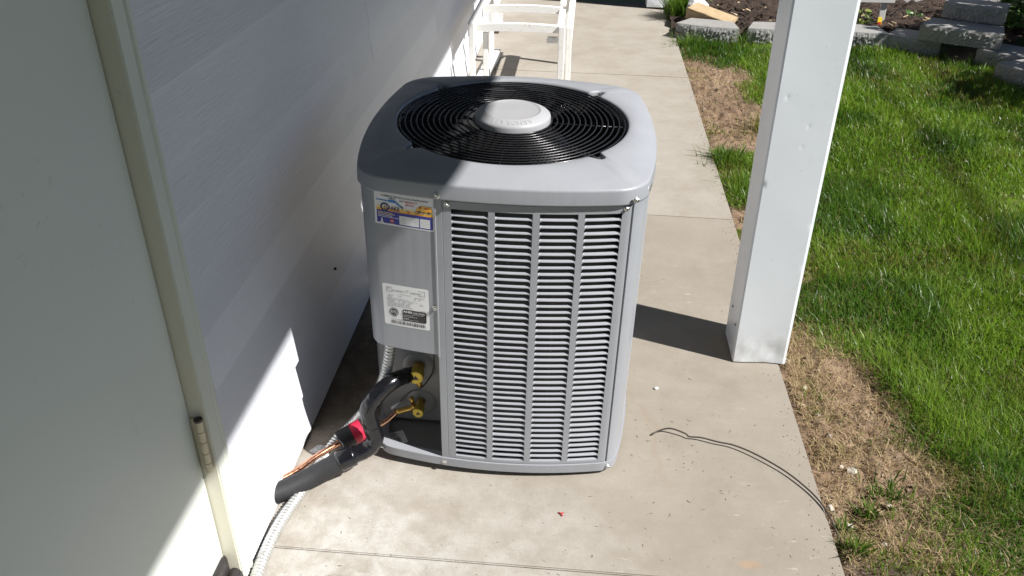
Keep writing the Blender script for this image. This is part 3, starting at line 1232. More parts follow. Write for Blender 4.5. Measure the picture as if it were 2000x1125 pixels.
v1 = valve(-0.222, 0.222, 1.45)
vv_, ff_ = tube_geo([(-0.219, -0.236, 0.200), (-0.217, -0.240, 0.176)], [0.007, 0.0085], 10)
link('service_port', mesh_of('service_port', vv_, ff_, 'brass', None, True), v1)
v2 = valve(-0.220, 0.100, 1.05)
vv_, ff_ = tube_geo([(-0.235, -0.24, 0.104), (-0.238, -0.242, 0.118), (-0.2385, -0.242, 0.119), (-0.241, -0.244, 0.137)], [0.0045, 0.0045, 0.0065, 0.0065], 10)
link('service_port', mesh_of('service_port', vv_, ff_, 'brass', None, True), v2)
tube('valve_stub', catmull([(-0.232, -0.236, 0.098), (-0.255, -0.238, 0.090), (-0.285, -0.242, 0.080)], 5), 0.0085, 'brass', v2, 10)
# sensor wire
tube('sensor_wire', catmull([(-0.172, -0.215, 0.372), (-0.176, -0.228, 0.29), (-0.180, -0.24, 0.228), (-0.205, -0.27, 0.196), (-0.235, -0.262, 0.175), (-0.262, -0.250, 0.138), (-0.278, -0.246, 0.108)], 8), 0.0018, 'ink', ac, 6)
tube('wire_sleeve', [(-0.268, -0.262, 0.135), (-0.292, -0.266, 0.113)], 0.0040, 'shadegrey', ac, 8)

# ---- screws
for (x, z, off, r_) in ((-0.1420, 0.806, 0.0066, 0.2), (0.2925, 0.8095, 0.0066, 1.0), (-0.1435, 0.0125, 0.004, 0.5), (0.293, 0.0135, 0.004, 0.1)):
    screw(ac, x, z, off, r_)
for (x, z, r_) in ((-0.1213, 0.784, 0.6), (0.2740, 0.7865, 1.2)):
    screw(panel, x, z, 0.0, r_)
screw(cover, -0.1550, 0.505, 0.0004, 0.4)
for k in range(2):
    o = link('screw', screw_me, ac, (0.3285 + 0.0030 * k, -0.268 + 0.020 * k, 0.812), (math.pi / 2, 0.4 + k, math.radians(78)))


# ------------------------------------------------------------------ printed stickers on the cover
def decal(parent, name, cx, cz, rot, items, mats):
    """items: list of (verts2d, faces, material index, layer) in metres about the sticker centre"""
    mb = MB()
    cx += XS
    cr, sr = math.cos(rot), math.sin(rot)
    for v2, f2, mi, layer in items:
        pts = []
        for p in v2:
            x = cx + p[0] * cr - p[1] * sr
            z = cz + p[0] * sr + p[1] * cr
            pts.append((x, fy(x) - 0.0005 - 0.00025 * layer, z))
        mb.add(pts, f2, mi)
    return mb.build(name, mats, parent)


def rect(x0, x1, y0, y1, mi, layer, n=1):
    v, f = [], []
    for i in range(n + 1):
        x = x0 + (x1 - x0) * i / n
        v += [(x, y0), (x, y1)]
    for i in range(n):
        f.append((2 * i, 2 * i + 2, 2 * i + 3, 2 * i + 1))
    return (v, f, mi, layer)


def rrect(x0, x1, y0, y1, r, mi, layer):
    xs = sorted(set([x0 + r * (1 - math.cos(math.radians(15 * k))) for k in range(7)] + [x1 - r * (1 - math.cos(math.radians(15 * k))) for k in range(7)]
                    + [x0 + r + (x1 - x0 - 2 * r) * k / 8 for k in range(9)]))
    v, f = [], []
    for x in xs:
        e = max(0.0, (x0 + r - x) / r, (x - x1 + r) / r)
        d = r * (1 - math.sqrt(max(0.0, 1 - e * e)))
        v += [(x, y0 + d), (x, y1 - d)]
    for i in range(len(xs) - 1):
        f.append((2 * i, 2 * i + 2, 2 * i + 3, 2 * i + 1))
    return (v, f, mi, layer)


def poly(pts, mi, layer):
    return (pts, [tuple(range(len(pts)))], mi, layer)


def txt(s, x, y, size, mi, layer, width=None, shear=0.0, bold=0.0):
    v, f = text_geo(s, size, 'LEFT', shear, bold)
    if width and v:
        w = max(p[0] for p in v) - min(p[0] for p in v)
        k = width / max(w, 1e-6)
        v = [(p[0] * k, p[1]) for p in v]
    return ([(p[0] + x, p[1] + y) for p in v], f, mi, layer)


def ring2(cx, cy, r0, r1, mi, layer, a0=0, a1=360, n=28):
    v, f = [], []
    for i in range(n + 1):
        a_ = math.radians(a0 + (a1 - a0) * i / n)
        v += [(cx + r0 * math.cos(a_), cy + r0 * math.sin(a_)), (cx + r1 * math.cos(a_), cy + r1 * math.sin(a_))]
    for i in range(n):
        f.append((2 * i, 2 * i + 1, 2 * i + 3, 2 * i + 2))
    return (v, f, mi, layer)


SM = ['white', 'ink', 'navy', 'dnavy', 'ltblue', 'orange', 'orange_l', 'orange_p', 'redp', 'paint_dark']
sw, sh = 0.1405, 0.0825
hw2, hh2 = sw / 2, sh / 2
it = [rect(-hw2, hw2, -hh2, hh2, 0, 0, 12)]
bx0, bx1 = -hw2 + 0.005, hw2 - 0.003
it += [rect(bx0, bx1, 0.004, 0.0085, 7, 1, 8), rect(bx0, bx1, 0.000, 0.0045, 6, 1.2, 8), rect(bx0, bx1, -0.0055, 0.0005, 5, 1.4, 8),
       rect(bx0, bx1, -hh2 + 0.004, -0.005, 2, 1.6, 8)]
it += [txt('PLUMBING, HEATING & AIR CONDITIONING', -0.054, 0.0300, 0.0062, 1, 3, 0.110, 0.15, 0.012)]
it += [txt('24/7', -0.010, 0.0225, 0.0060, 1, 3, 0.0100, 0, 0.02), txt('EMERGENCY', 0.0018, 0.0222, 0.0056, 8, 3, 0.030, 0, 0.015),
       txt('SERVICE', 0.0025, 0.0150, 0.0056, 8, 3, 0.021, 0, 0.015)]
# tap
it += [rect(-0.066, -0.034, 0.0192, 0.0216, 4, 3), rrect(-0.037, -0.018, 0.0172, 0.0238, 0.003, 4, 3.2), rect(-0.0285, -0.0265, 0.0235, 0.0270, 4, 3.1),
       rect(-0.034, -0.021, 0.0266, 0.0280, 3, 3.2), poly([(-0.020, 0.0175), (-0.016, 0.0205), (-0.008, 0.0125), (-0.011, 0.0098)], 4, 3.3),
       poly([(-0.010, 0.0108), (-0.007, 0.0132), (-0.001, 0.0085), (-0.004, 0.0062)], 3, 3.4)]
# round letter and name
it += [ring2(-0.0455, 0.0040, 0.0068, 0.0108, 3, 3.4, 28, 345), txt('D', -0.0480, -0.0005, 0.0105, 3, 3.6, 0.0075, 0, 0.02),
       txt('RAKE', -0.0385, -0.0010, 0.0125, 3, 3.6, 0.0275, 0, 0.03), rect(-0.034, -0.0105, -0.0028, -0.0021, 8, 3.6)]
# van
it += [poly([(0.0285, 0.0075), (0.0300, 0.0125), (0.0355, 0.0185), (0.0410, 0.0205), (0.0640, 0.0195), (0.0655, 0.0065), (0.0640, 0.0045), (0.0300, 0.0045)], 5, 3.2),
       poly([(0.0345, 0.0140), (0.0368, 0.0178), (0.0400, 0.0185), (0.0400, 0.0145)], 1, 3.4), rect(0.0285, 0.0655, 0.0040, 0.0058, 1, 3.4),
       ring2(0.0360, 0.0050, 0.0, 0.0030, 1, 3.6), ring2(0.0580, 0.0050, 0.0, 0.0030, 1, 3.6), ring2(0.0580, 0.0050, 0.0, 0.0012, 9, 3.8),
       rect(0.0480, 0.0580, 0.0140, 0.0168, 8, 3.5), rect(0.0420, 0.0435, 0.0060, 0.0180, 6, 3.4)]
# swarm of small marks under the van
for k, (x, y, m_) in enumerate([(-0.004, 0.0035, 1), (0.006, 0.0025, 9), (0.011, 0.0010, 8), (0.010, -0.0025, 8), (0.026, 0.0035, 1), (0.031, 0.0005, 8), (0.040, 0.0042, 9),
                                (0.028, -0.0020, 9), (0.036, -0.0022, 8), (0.044, 0.0010, 9)]):
    it += [poly([(x - 0.003, y + 0.0008), (x, y + 0.0014), (x + 0.003, y + 0.0002), (x + 0.002, y - 0.0010), (x - 0.001, y - 0.0004)], m_, 3.6)]
# lower blue band: lines of small print, two logos, two ruled white boxes
rl = random.Random(2)
for y, w_ in ((-0.0105, 0.034), (-0.0140, 0.036), (-0.0178, 0.033), (-0.0215, 0.050)):      # lines too small to read
    x = -0.0620
    while x < -0.0620 + w_:
        q = rl.uniform(0.0018, 0.0048)
        it += [rect(x, x + q, y, y + 0.0016, 0 if y < -0.015 else 6, 3)]
        x += q + 0.0009
it += [ring2(-0.0535, -0.0262, 0.0, 0.0016, 0, 3), poly([(-0.0560, -0.0300), (-0.0535, -0.0268), (-0.0510, -0.0300), (-0.0520, -0.0335), (-0.0550, -0.0335)], 0, 3),
       rect(-0.0578, -0.0492, -0.0362, -0.0340, 0, 3)]
it += [ring2(-0.0290, -0.0290, 0.0, 0.0050, 8, 3), txt('Rh', -0.0325, -0.0305, 0.0052, 0, 3.4, 0.0070), txt('Pro Partner', -0.0365, -0.0372, 0.0034, 0, 3, 0.0160)]
it += [rect(-0.0115, 0.0345, -0.0345, -0.0125, 0, 2.4, 4), rect(0.0370, 0.0605, -0.0345, -0.0125, 0, 2.4, 2)]
for k in range(5):
    y = -0.0160 - 0.0037 * k
    it += [rect(-0.0110, 0.0340, y, y + 0.0005, 9, 3), rect(0.0375, 0.0600, y, y + 0.0005, 9, 3)]
decal(cover, 'service_sticker', -0.2210, 0.7530, math.radians(-1.2), it, SM)

lw, lh = 0.1155, 0.1180
it = [rrect(-lw / 2, lw / 2, -lh / 2, lh / 2, 0.005, 0, 0)]
it += [rect(-0.0475, 0.0485, 0.0500, 0.0508, 1, 2), rect(-0.0475, 0.0485, 0.0370, 0.0378, 1, 2), rect(-0.0475, -0.0467, 0.0370, 0.0508, 1, 2.2), rect(0.0477, 0.0485, 0.0370, 0.0508, 1, 2.2)]
it += [txt('MODEL', -0.0455, 0.0462, 0.0033, 1, 2), txt('NO.', -0.0455, 0.0425, 0.0033, 1, 2), txt('4SCU16LE136P - 5', -0.0360, 0.0405, 0.0060, 1, 2, 0.036, 0, 0.006),
       txt('SERIAL', 0.0010, 0.0462, 0.0033, 1, 2), txt('NO.', 0.0015, 0.0425, 0.0033, 1, 2), txt('1616E10567', 0.0115, 0.0405, 0.0060, 1, 2, 0.027, 0, 0.006),
       txt('FOR OUTDOOR USE', -0.0130, 0.0325, 0.0033, 1, 2, 0.026)]
rows = [('VOLTAGE', -0.045, 0.0275), ('208/230', -0.045, 0.0240), ('PHASE', -0.019, 0.0275), ('1', -0.015, 0.0240), ('VOLTAGE RANGE', 0.021, 0.0295), ('MIN      MAX', 0.021, 0.0262), ('197      253', 0.021, 0.0229),
        ('MINIMUM CIRCUIT CAPACITY    21.7', -0.0475, 0.0190), ('MAX. FUSE OR CKT. BKR. (HACR TYPE PER NEC)  35', -0.0475, 0.0156), ('COMPRESSOR', -0.0475, 0.0118), ('1 PH   16.7 RLA   79.0 LRA', -0.021, 0.0118), ('FAN MOTOR', -0.0475, 0.0082),
        ('1 PH   0.8 FLA   1/6 HP', -0.021, 0.0082), ('HIGH SIDE DESIGN PRESSURE  446 PSIG', -0.0475, 0.0044), ('LOW SIDE DESIGN PRESSURE   236 PSIG', -0.0475, 0.0008), ('REFRIGERANT  R-410A   FACTORY CHARGE', -0.0475, -0.0030)]
for s, x, y in rows:
    it += [txt(s, x, y, 0.0033, 1, 2)]
it += [txt('60 HZ', 0.034, 0.0118, 0.0033, 1, 2), txt('60 HZ', 0.034, 0.0082, 0.0033, 1, 2), rect(-0.048, 0.050, -0.0052, -0.0047, 1, 2)]
it += [ring2(-0.0320, -0.0195, 0.0102, 0.0118, 1, 2), ring2(-0.0320, -0.0195, 0.0, 0.0088, 1, 2), txt('ETL', -0.0395, -0.0232, 0.0105, 0, 3, 0.0150, 0, 0.01),
       txt('c', -0.0465, -0.0235, 0.004, 1, 2), txt('us', -0.0180, -0.0255, 0.004, 1, 2), txt('3013584', -0.0370, -0.0345, 0.0035, 1, 2)]
it += [rrect(-0.0100, 0.0500, -0.0400, -0.0072, 0.0050, 1, 2), txt('AHRI', -0.0080, -0.0160, 0.0085, 0, 3, 0.0225, 0, 0.03), txt('CERTIFIED', 0.0160, -0.0165, 0.0075, 0, 3, 0.0305),
       txt('www.ahridirectory.org', 0.0155, -0.0200, 0.0030, 0, 3, 0.029), txt('Unitary Small AC', -0.0080, -0.0240, 0.0036, 0, 3), txt('AHRI Standard 210/240', -0.0080, -0.0280, 0.0036, 0, 3),
       rect(-0.0080, 0.0060, -0.0330, -0.0322, 0, 3), txt('Certification applies only when', -0.0080, -0.0362, 0.0030, 0, 3)]
it += [txt('ALLIED AIR ENTERPRISES INC.', -0.0400, -0.0420, 0.0033, 1, 2, 0.038)]
x = -0.0400
rb = random.Random(5)
while x < 0.0465:
    w_ = rb.choice((0.0007, 0.0012, 0.0019))
    it += [rect(x, x + w_, -0.0535, -0.0445, 1, 2)]
    x += w_ + rb.choice((0.0007, 0.0011, 0.0018))
decal(cover, 'rating_label', -0.2285, 0.4940, math.radians(0.2), it, ['white', 'ink'])

# small barcode label on the floor of the open corner
lb = MB()


def quad2(mb, u0, u1, v0, v1, z, mi):
    cx_, cy_, an = -0.285, -0.280, math.radians(28)
    p = []
    for u, w_ in ((u0, v0), (u1, v0), (u1, v1), (u0, v1)):
        p.append((cx_ + u * math.cos(an) - w_ * math.sin(an), cy_ + u * math.sin(an) + w_ * math.cos(an), z))
    mb.add(p, [(0, 1, 2, 3)], mi)


quad2(lb, -0.030, 0.030, -0.026, 0.026, 0.0162, 0)
for k in range(12):
    quad2(lb, -0.022 + 0.0032 * k, -0.022 + 0.0032 * k + (0.0014 if k % 3 else 0.0022), -0.020, 0.002, 0.0166, 1)
for k in range(4):
    quad2(lb, -0.022, 0.012 - 0.006 * (k % 2), 0.007 + 0.0045 * k, 0.0088 + 0.0045 * k, 0.0166, 1)
lb.build('barcode_label', ['white', 'ink'], ac)

# ================================================================== PIPES AND CONDUIT
pipe = empty('insulated_pipe', W(-0.225, -0.25, 0.2))
tag(pipe, 'thick black taped refrigerant pipe bending from the brass valve to the house wall', 'pipe')
pinv = Matrix.Translation(pipe.location).inverted()


def pchild(o, root, inv):
    o.parent = root
    o.matrix_parent_inverse = inv
    return o


p0 = W(-0.236, -0.2365, 0.214)
path = catmull([p0, (-0.452, 1.735, 0.262), (-0.488, 1.700, 0.243), (-0.513, 1.680, 0.205), (-0.505, 1.672, 0.150), (-0.499, 1.668, 0.118), (-0.520, 1.655, 0.092), (-0.575, 1.627, 0.078),
                (-0.645, 1.597, 0.046), (-0.716, 1.552, 0.029), (-0.80, 1.500, 0.022)], 10)
rads = []
rp_ = random.Random(3)
n = len(path)
for i in range(n):
    u = i / (n - 1)
    base = np.interp(u, [0, 0.03, 0.2, 0.45, 0.6, 0.66, 0.68, 1], [0.0195, 0.0215, 0.0222, 0.0225, 0.0225, 0.0235, 0.0225, 0.0225])
    rads.append(float(base) * (1 + rp_.uniform(-0.035, 0.035)))
pchild(tube('taped_pipe', path, rads, 'tape', None, 20), pipe, pinv)
ns = int(n * 0.70)
pchild(tube('foam_sleeve', path[ns - 2:], [0.0262] * 2 + [0.0272] * (n - ns), 'foam', None, 22), pipe, pinv)
wr = int(n * 0.66)
pchild(tube('tape_wrap', path[wr:wr + 7], [0.0282 + 0.0008 * (k % 2) for k in range(7)], 'tape', None, 22), pipe, pinv)

cu = empty('copper_line', W(-0.285, -0.242, 0.08))
tag(cu, 'thin copper line running behind the black pipe, in a short foam sleeve with red label', 'pipe')
cinv = Matrix.Translation(cu.location).inverted()
cpath = catmull([W(-0.285, -0.242, 0.080), (-0.502, 1.768, 0.088), (-0.560, 1.735, 0.080), (-0.610, 1.700, 0.066), (-0.660, 1.655, 0.055), (-0.716, 1.603, 0.036), (-0.80, 1.53, 0.03)], 8)
pchild(tube('copper_tube', cpath, 0.0080, 'copper', None, 12), cu, cinv)
spath = [Vector((-0.535, 1.750, 0.093)), Vector((-0.558, 1.736, 0.086)), Vector((-0.582, 1.720, 0.078)), Vector((-0.608, 1.701, 0.070))]
mb = MB()
vv_, ff_ = tube_geo(spath, 0.029, 20, False)
mb.add(vv_, ff_)
vv_, ff_ = tube_geo(spath, 0.016, 20, False)
mb.add(vv_, [tuple(reversed(q)) for q in ff_])
mb.add([], [])
for end in (0, 3):
    vo, _ = tube_geo(spath, 0.029, 20, False)
    vi, _ = tube_geo(spath, 0.016, 20, False)
    a_ = vo[end * 20:end * 20 + 20]
    b_ = vi[end * 20:end * 20 + 20]
    mb.add(list(a_) + list(b_), [(k, (k + 1) % 20, 20 + (k + 1) % 20, 20 + k) for k in range(20)])
sl = pchild(mb.build('foam_sleeve', 'foam', None, True), cu, cinv)
vv_, ff_ = tube_geo([spath[0].lerp(spath[1], 0.75), spath[1].lerp(spath[2], 0.8)], 0.0297, 20, False)
o = link('red_label', mesh_of('red_label', vv_, ff_, 'red', None, True), sl)

cpts = catmull([W(-0.280, -0.262, 0.372), W(-0.282, -0.266, 0.33), (-0.489, 1.762, 0.238), (-0.552, 1.782, 0.120), (-0.596, 1.782, 0.062), (-0.635, 1.748, 0.030), (-0.655, 1.67, 0.020), (-0.672, 1.59, 0.0155),
                (-0.690, 1.50, 0.0155), (-0.701, 1.42, 0.0155), (-0.702, 1.33, 0.0155), (-0.693, 1.2, 0.0155), (-0.67, 0.9, 0.0155)], 26)
# resample to ribs
L = [0.0]
for a_, b_ in zip(cpts, cpts[1:]):
    L.append(L[-1] + (b_ - a_).length)
rib = 0.0098
fine = np.arange(0, L[-1], rib / 5)
PX = np.array([tuple(p) for p in cpts])
rp3 = np.stack([np.interp(fine, L, PX[:, k]) for k in range(3)], 1)
rr_ = [0.0155 if (i % 5) in (2, 3) else (0.0118 if i % 5 == 0 else 0.0146) for i in range(len(fine))]
co = tube('flexible_conduit', [Vector(p) for p in rp3], rr_, 'steelflex', None, 14)
tag(co, 'grey ribbed flexible conduit from the control box along the wall foot', 'conduit')
# ================================================================== PORCH POSTS
def make_post(name, x0, x1, y0, y1, z1, label, seed):
    """bent sheet-metal post: dented faces, crimped foot"""
    root = empty(name, ((x0 + x1) / 2, (y0 + y1) / 2, 0))
    tag(root, label, 'post', 'posts carrying the patio roof')
    cx_, cy_ = root.location.x, root.location.y
    rs = random.Random(seed)
    dents = [(rs.uniform(-0.07, 0.03), z, d, w_) for z, d, w_ in ((0.88, 0.0008, 0.005), (0.80, 0.0007, 0.0045), (0.74, 0.0006, 0.0045))]
    dents += [(0.045, 0.045, 0.0035, 0.022), (0.015, 0.060, 0.0015, 0.016), (-0.05, 0.062, -0.0015, 0.02), (-0.083, 0.62, 0.003, 0.008), (0.083, 0.50, 0.0025, 0.008), (0.083, 0.36, 0.0015, 0.01)]
    hx, hy, r = (x1 - x0) / 2, (y1 - y0) / 2, 0.004
    prof_ = []
    N = 34
    def side(a_, b_):
        for k in range(N):
            u = k / N
            prof_.append((a_[0] + (b_[0] - a_[0]) * u, a_[1] + (b_[1] - a_[1]) * u))
    side((-hx + r, -hy), (hx - r, -hy))
    side((hx, -hy + r), (hx, hy - r))
    side((hx - r, hy), (-hx + r, hy))
    side((-hx, hy - r), (-hx, -hy + r))
    zs = list(np.concatenate([np.arange(0.004, 1.3, 0.006), np.linspace(1.3, z1, 8)]))
    v, f = [], []
    for z in zs:
        for (x, y) in prof_:
            dx = dy = 0.0
            if y < -hy + 0.001:
                for (ux, uz, d, w_) in dents:
                    q = ((x - ux) ** 2 + (z - uz) ** 2 * 0.5) / (w_ * w_)
                    dy += d * math.exp(-q)
                dy += 0.0008 * math.sin(z * 6 + seed) * math.cos(x * 18)
            if x < -hx + 0.001:
                dx += 0.0010 * math.sin(z * 7 + 1.3 * seed) * math.cos(y * 22)
            if z < 0.05:
                dy += (0.05 - z) * 0.05 * math.sin(x * 40 + seed)
            v.append((x + dx, y + dy, z))
    m_ = len(prof_)
    for i in range(len(zs) - 1):
        for k in range(m_):
            k2 = (k + 1) % m_
            f.append((i * m_ + k, i * m_ + k2, (i + 1) * m_ + k2, (i + 1) * m_ + k))
    me = mesh_of('post_shell', v, f, 'post', None, False)
    sh_ = link('post_shell', me, root)
    core_ = MB()
    core_.box(-hx + 0.012, hx - 0.012, -hy + 0.012, hy - 0.012, -0.05, z1)
    core_.build('post_core', 'brownwood', root)
    for z in (0.14, 0.12):
        vv_, ff_ = lathe_geo([(0.0, 0.0015), (0.004, 0.0015), (0.0045, 0.0)], 10)
        link('nail_head', mesh_of('nail_head', vv_, ff_, 'bronze'), root, (-hx - 0.0003, hy - (0.05 if z > 0.13 else 0.13), z), (0, -math.pi / 2, 0))
    return root


make_post('porch_post', 0.526, 0.694, 2.272, 2.440, 2.20, 'tall white dented metal post beside the air conditioner at the lawn edge', 1)
make_post('porch_post', 0.506, 0.684, 7.355, 7.53, 2.20, 'far white post standing at the end of the walkway', 4)

# ================================================================== CABLE AND SMALL THINGS ON THE CONCRETE
cab = catmull([(0.246, 1.885, 0.004), (0.268, 1.898, 0.010), (0.300, 1.901, 0.018), (0.340, 1.888, 0.014), (0.352, 1.880, 0.010), (0.385, 1.876, 0.012), (0.43, 1.862, 0.012), (0.475, 1.851, 0.012), (0.53, 1.818, 0.012), (0.594, 1.764, 0.010),
               (0.640, 1.707, 0.008), (0.668, 1.655, 0.006), (0.683, 1.600, 0.002), (0.690, 1.555, -0.006), (0.698, 1.50, -0.025), (0.705, 1.45, -0.05)], 8)
tag(tube('cable', cab, [0.0023] * (len(cab)), 'cable', None, 8), 'thin dark brown cable curving over the concrete into the grass', 'cable')


def chip(name, x, y, s, mat, label, cat, group=None, z=0.0, seed=0, flat=0.3):
    rs = random.Random(seed)
    bm = bmesh.new()
    bmesh.ops.create_icosphere(bm, subdivisions=2, radius=s)
    for v in bm.verts:
        k = 1 + rs.uniform(-0.22, 0.22)
        v.co = Vector((v.co.x * k, v.co.y * k * 0.75, v.co.z * k * flat))
    me = bpy.data.meshes.new(name)
    bm.to_mesh(me)
    bm.free()
    me.materials.append(M[mat])
    o = link(name, me, None, (x, y, z + s * flat * 0.8), (0, 0, rs.uniform(0, 6)))
    return tag(o, label, cat, group)


chip('plaster_chip', -0.689, 1.741, 0.020, 'whitestone', 'white plaster chip on shaded concrete beside the house wall', 'chip', None, 0, 3, 0.12)
chip('plaster_chip', 0.274, 2.106, 0.0075, 'whitestone', 'tiny white chip on sunlit concrete left of the post foot', 'chip', None, 0, 4, 0.5)
rl_ = MB()
vv_, ff_ = tube_geo([(-0.006, 0.004, 0.003), (0.0, 0.0, 0.004), (0.004, -0.007, 0.003)], 0.0018, 6)
rl_.add(vv_, ff_)
vv_, ff_ = tube_geo([(0.0, 0.0, 0.004), (0.007, 0.004, 0.003)], 0.0016, 6)
rl_.add(vv_, ff_)
tag(rl_.build('wire_nut_scrap', 'redp', None, False, (-0.001, 1.558, 0)), 'tiny bright red scrap on concrete in front of the air conditioner', 'scrap')

# loose twigs and crumbs on the concrete
lit = MB()
for k in range(110):
    if k < 55:
        x, y = 0.27 + random.gauss(0, 0.12), 1.80 + random.gauss(0, 0.17)
    elif k < 80:
        x, y = random.uniform(-0.68, 0.66), random.uniform(1.25, 1.75)
    else:
        x, y = random.uniform(-0.4, 0.66), random.uniform(1.3, 5.2)
    if x > 0.66 or x < -0.7 or (-0.5 < x < 0.16 and 1.70 < y < 2.36):
        continue
    an = random.uniform(0, math.pi)
    ln = abs(random.gauss(0.0012, 0.003)) + 0.0008
    wd = random.uniform(0.0004, 0.0012)
    c, s = math.cos(an), math.sin(an)
    p = [(-ln, -wd), (ln * 0.3, -wd * 1.4), (ln, 0), (ln * 0.2, wd)]
    bx_ = [(x + u * c - w_ * s, y + u * s + w_ * c) for u, w_ in p]
    hgt = random.uniform(0.0009, 0.0016)
    lit.add([(a_, b_, 0.0004) for a_, b_ in bx_] + [(a_, b_, hgt) for a_, b_ in bx_], [(4, 5, 6, 7), (0, 1, 5, 4), (1, 2, 6, 5), (2, 3, 7, 6), (3, 0, 4, 7)])
tag(lit.build('twig_litter', 'litter'), 'scattered twigs and crumbs on the concrete', 'litter', None, 'stuff')

# ================================================================== WHITE BENCH FRAME BEHIND THE UNIT
bf = empty('bench_frame', (-0.36, 4.66, 0))
tag(bf, 'old white wooden seat frame without a seat, standing behind the air conditioner', 'bench frame')
BO = bf.location


def bpart(name, x0, x1, y0, y1, z0, z1, mat='wood', bev=0.004):
    me = bevel_box(name, (x1 - x0, y1 - y0, z1 - z0), mat, bev, 2)
    return link(name, me, bf, (x0 / 2 + x1 / 2 - BO.x, y0 / 2 + y1 / 2 - BO.y, z0 / 2 + z1 / 2))


def curved_rail(y, x0, x1, z0, z1, sag, th_=0.034):
    v, f = [], []
    n = 14
    for i in range(n + 1):
        u = i / n
        x = x0 + (x1 - x0) * u
        up = sag * (1 - (2 * u - 1) ** 2)
        for (dy, z) in ((0, z0 + up * 0.6), (0, z1 + up), (th_, z1 + up), (th_, z0 + up * 0.6)):
            v.append((x - BO.x, y + dy - BO.y, z))
    for i in range(n):
        for k in range(4):
            k2 = (k + 1) % 4
            f.append((i * 4 + k, i * 4 + 4 + k, i * 4 + 4 + k2, i * 4 + k2))
    f += [(3, 2, 1, 0), (n * 4, n * 4 + 1, n * 4 + 2, n * 4 + 3)]
    link('cross_rail', fix_normals(mesh_of('cross_rail', v, f, 'wood')), bf)


curved_rail(4.640, -0.596, -0.118, 0.442, 0.478, 0.010)
curved_rail(5.090, -0.600, -0.135, 0.442, 0.478, 0.010)
curved_rail(5.560, -0.600, -0.135, 0.442, 0.478, 0.010)
bpart('side_rail', -0.640, -0.612, 4.665, 5.64, 0.405, 0.482)
bpart('side_rail', -0.100, -0.066, 4.680, 5.64, 0.395, 0.468)
bpart('top_board', -0.152, -0.116, 4.676, 5.088, 0.452, 0.474)
bpart('top_board', -0.152, -0.116, 5.126, 5.70, 0.476, 0.498)
bpart('leg', -0.628, -0.598, 4.612, 4.644, 0.0, 0.488)
bpart('leg', -0.560, -0.530, 4.676, 4.706, 0.0, 0.430)
bpart('leg', -0.140, -0.106, 4.604, 4.638, 0.0, 0.486)
bpart('leg', -0.098, -0.068, 4.642, 4.674, 0.0, 0.475)
bpart('leg', -0.628, -0.598, 5.596, 5.628, 0.0, 0.488)
bpart('leg', -0.140, -0.106, 5.596, 5.628, 0.0, 0.474)
bpart('corner_block', -0.205, -0.142, 4.640, 4.672, 0.388, 0.420)

wo = link('wood_offcut', bevel_box('wood_offcut', (0.062, 0.80, 0.055), 'wood', 0.003, 1), None, (-0.614, 5.34, 0.029), (0, 0, -0.045))
tag(wo, 'white painted timber offcut lying on the concrete under the seat frame', 'timber')
eg = link('end_grain', bevel_box('end_grain', (0.056, 0.003, 0.049), 'rawwood', 0, 1), wo, (0, 0.4005, 0))

# downspout foot against the wall
ds = empty('downspout', (-0.70, 6.4, 0))
tag(ds, 'white downspout outlet with a dark open mouth at the wall foot', 'downspout')
mb = MB()
for (x0, x1, y0, y1, z0, z1) in ((-0.035, 0.085, -0.05, -0.044, 0.03, 0.13), (-0.035, 0.085, 0.044, 0.05, 0.03, 0.13), (-0.035, 0.060, -0.044, 0.044, 0.124, 0.13), (-0.035, 0.085, -0.044, 0.044, 0.03, 0.036)):
    mb.box(x0, x1, y0, y1, z0, z1)
mb.build('outlet', 'white', ds)
mb = MB()
mb.box(-0.03, 0.04, -0.05, 0.05, 0.132, 2.3)
mb.build('pipe', 'white', ds)
mb = MB()
mb.box(-0.034, -0.030, -0.043, 0.043, 0.037, 0.123)
mb.box(0.0, 0.19, 0.06, 0.30, 0.0, 0.012)
mb.build('splash_plate', 'shadegrey', ds)


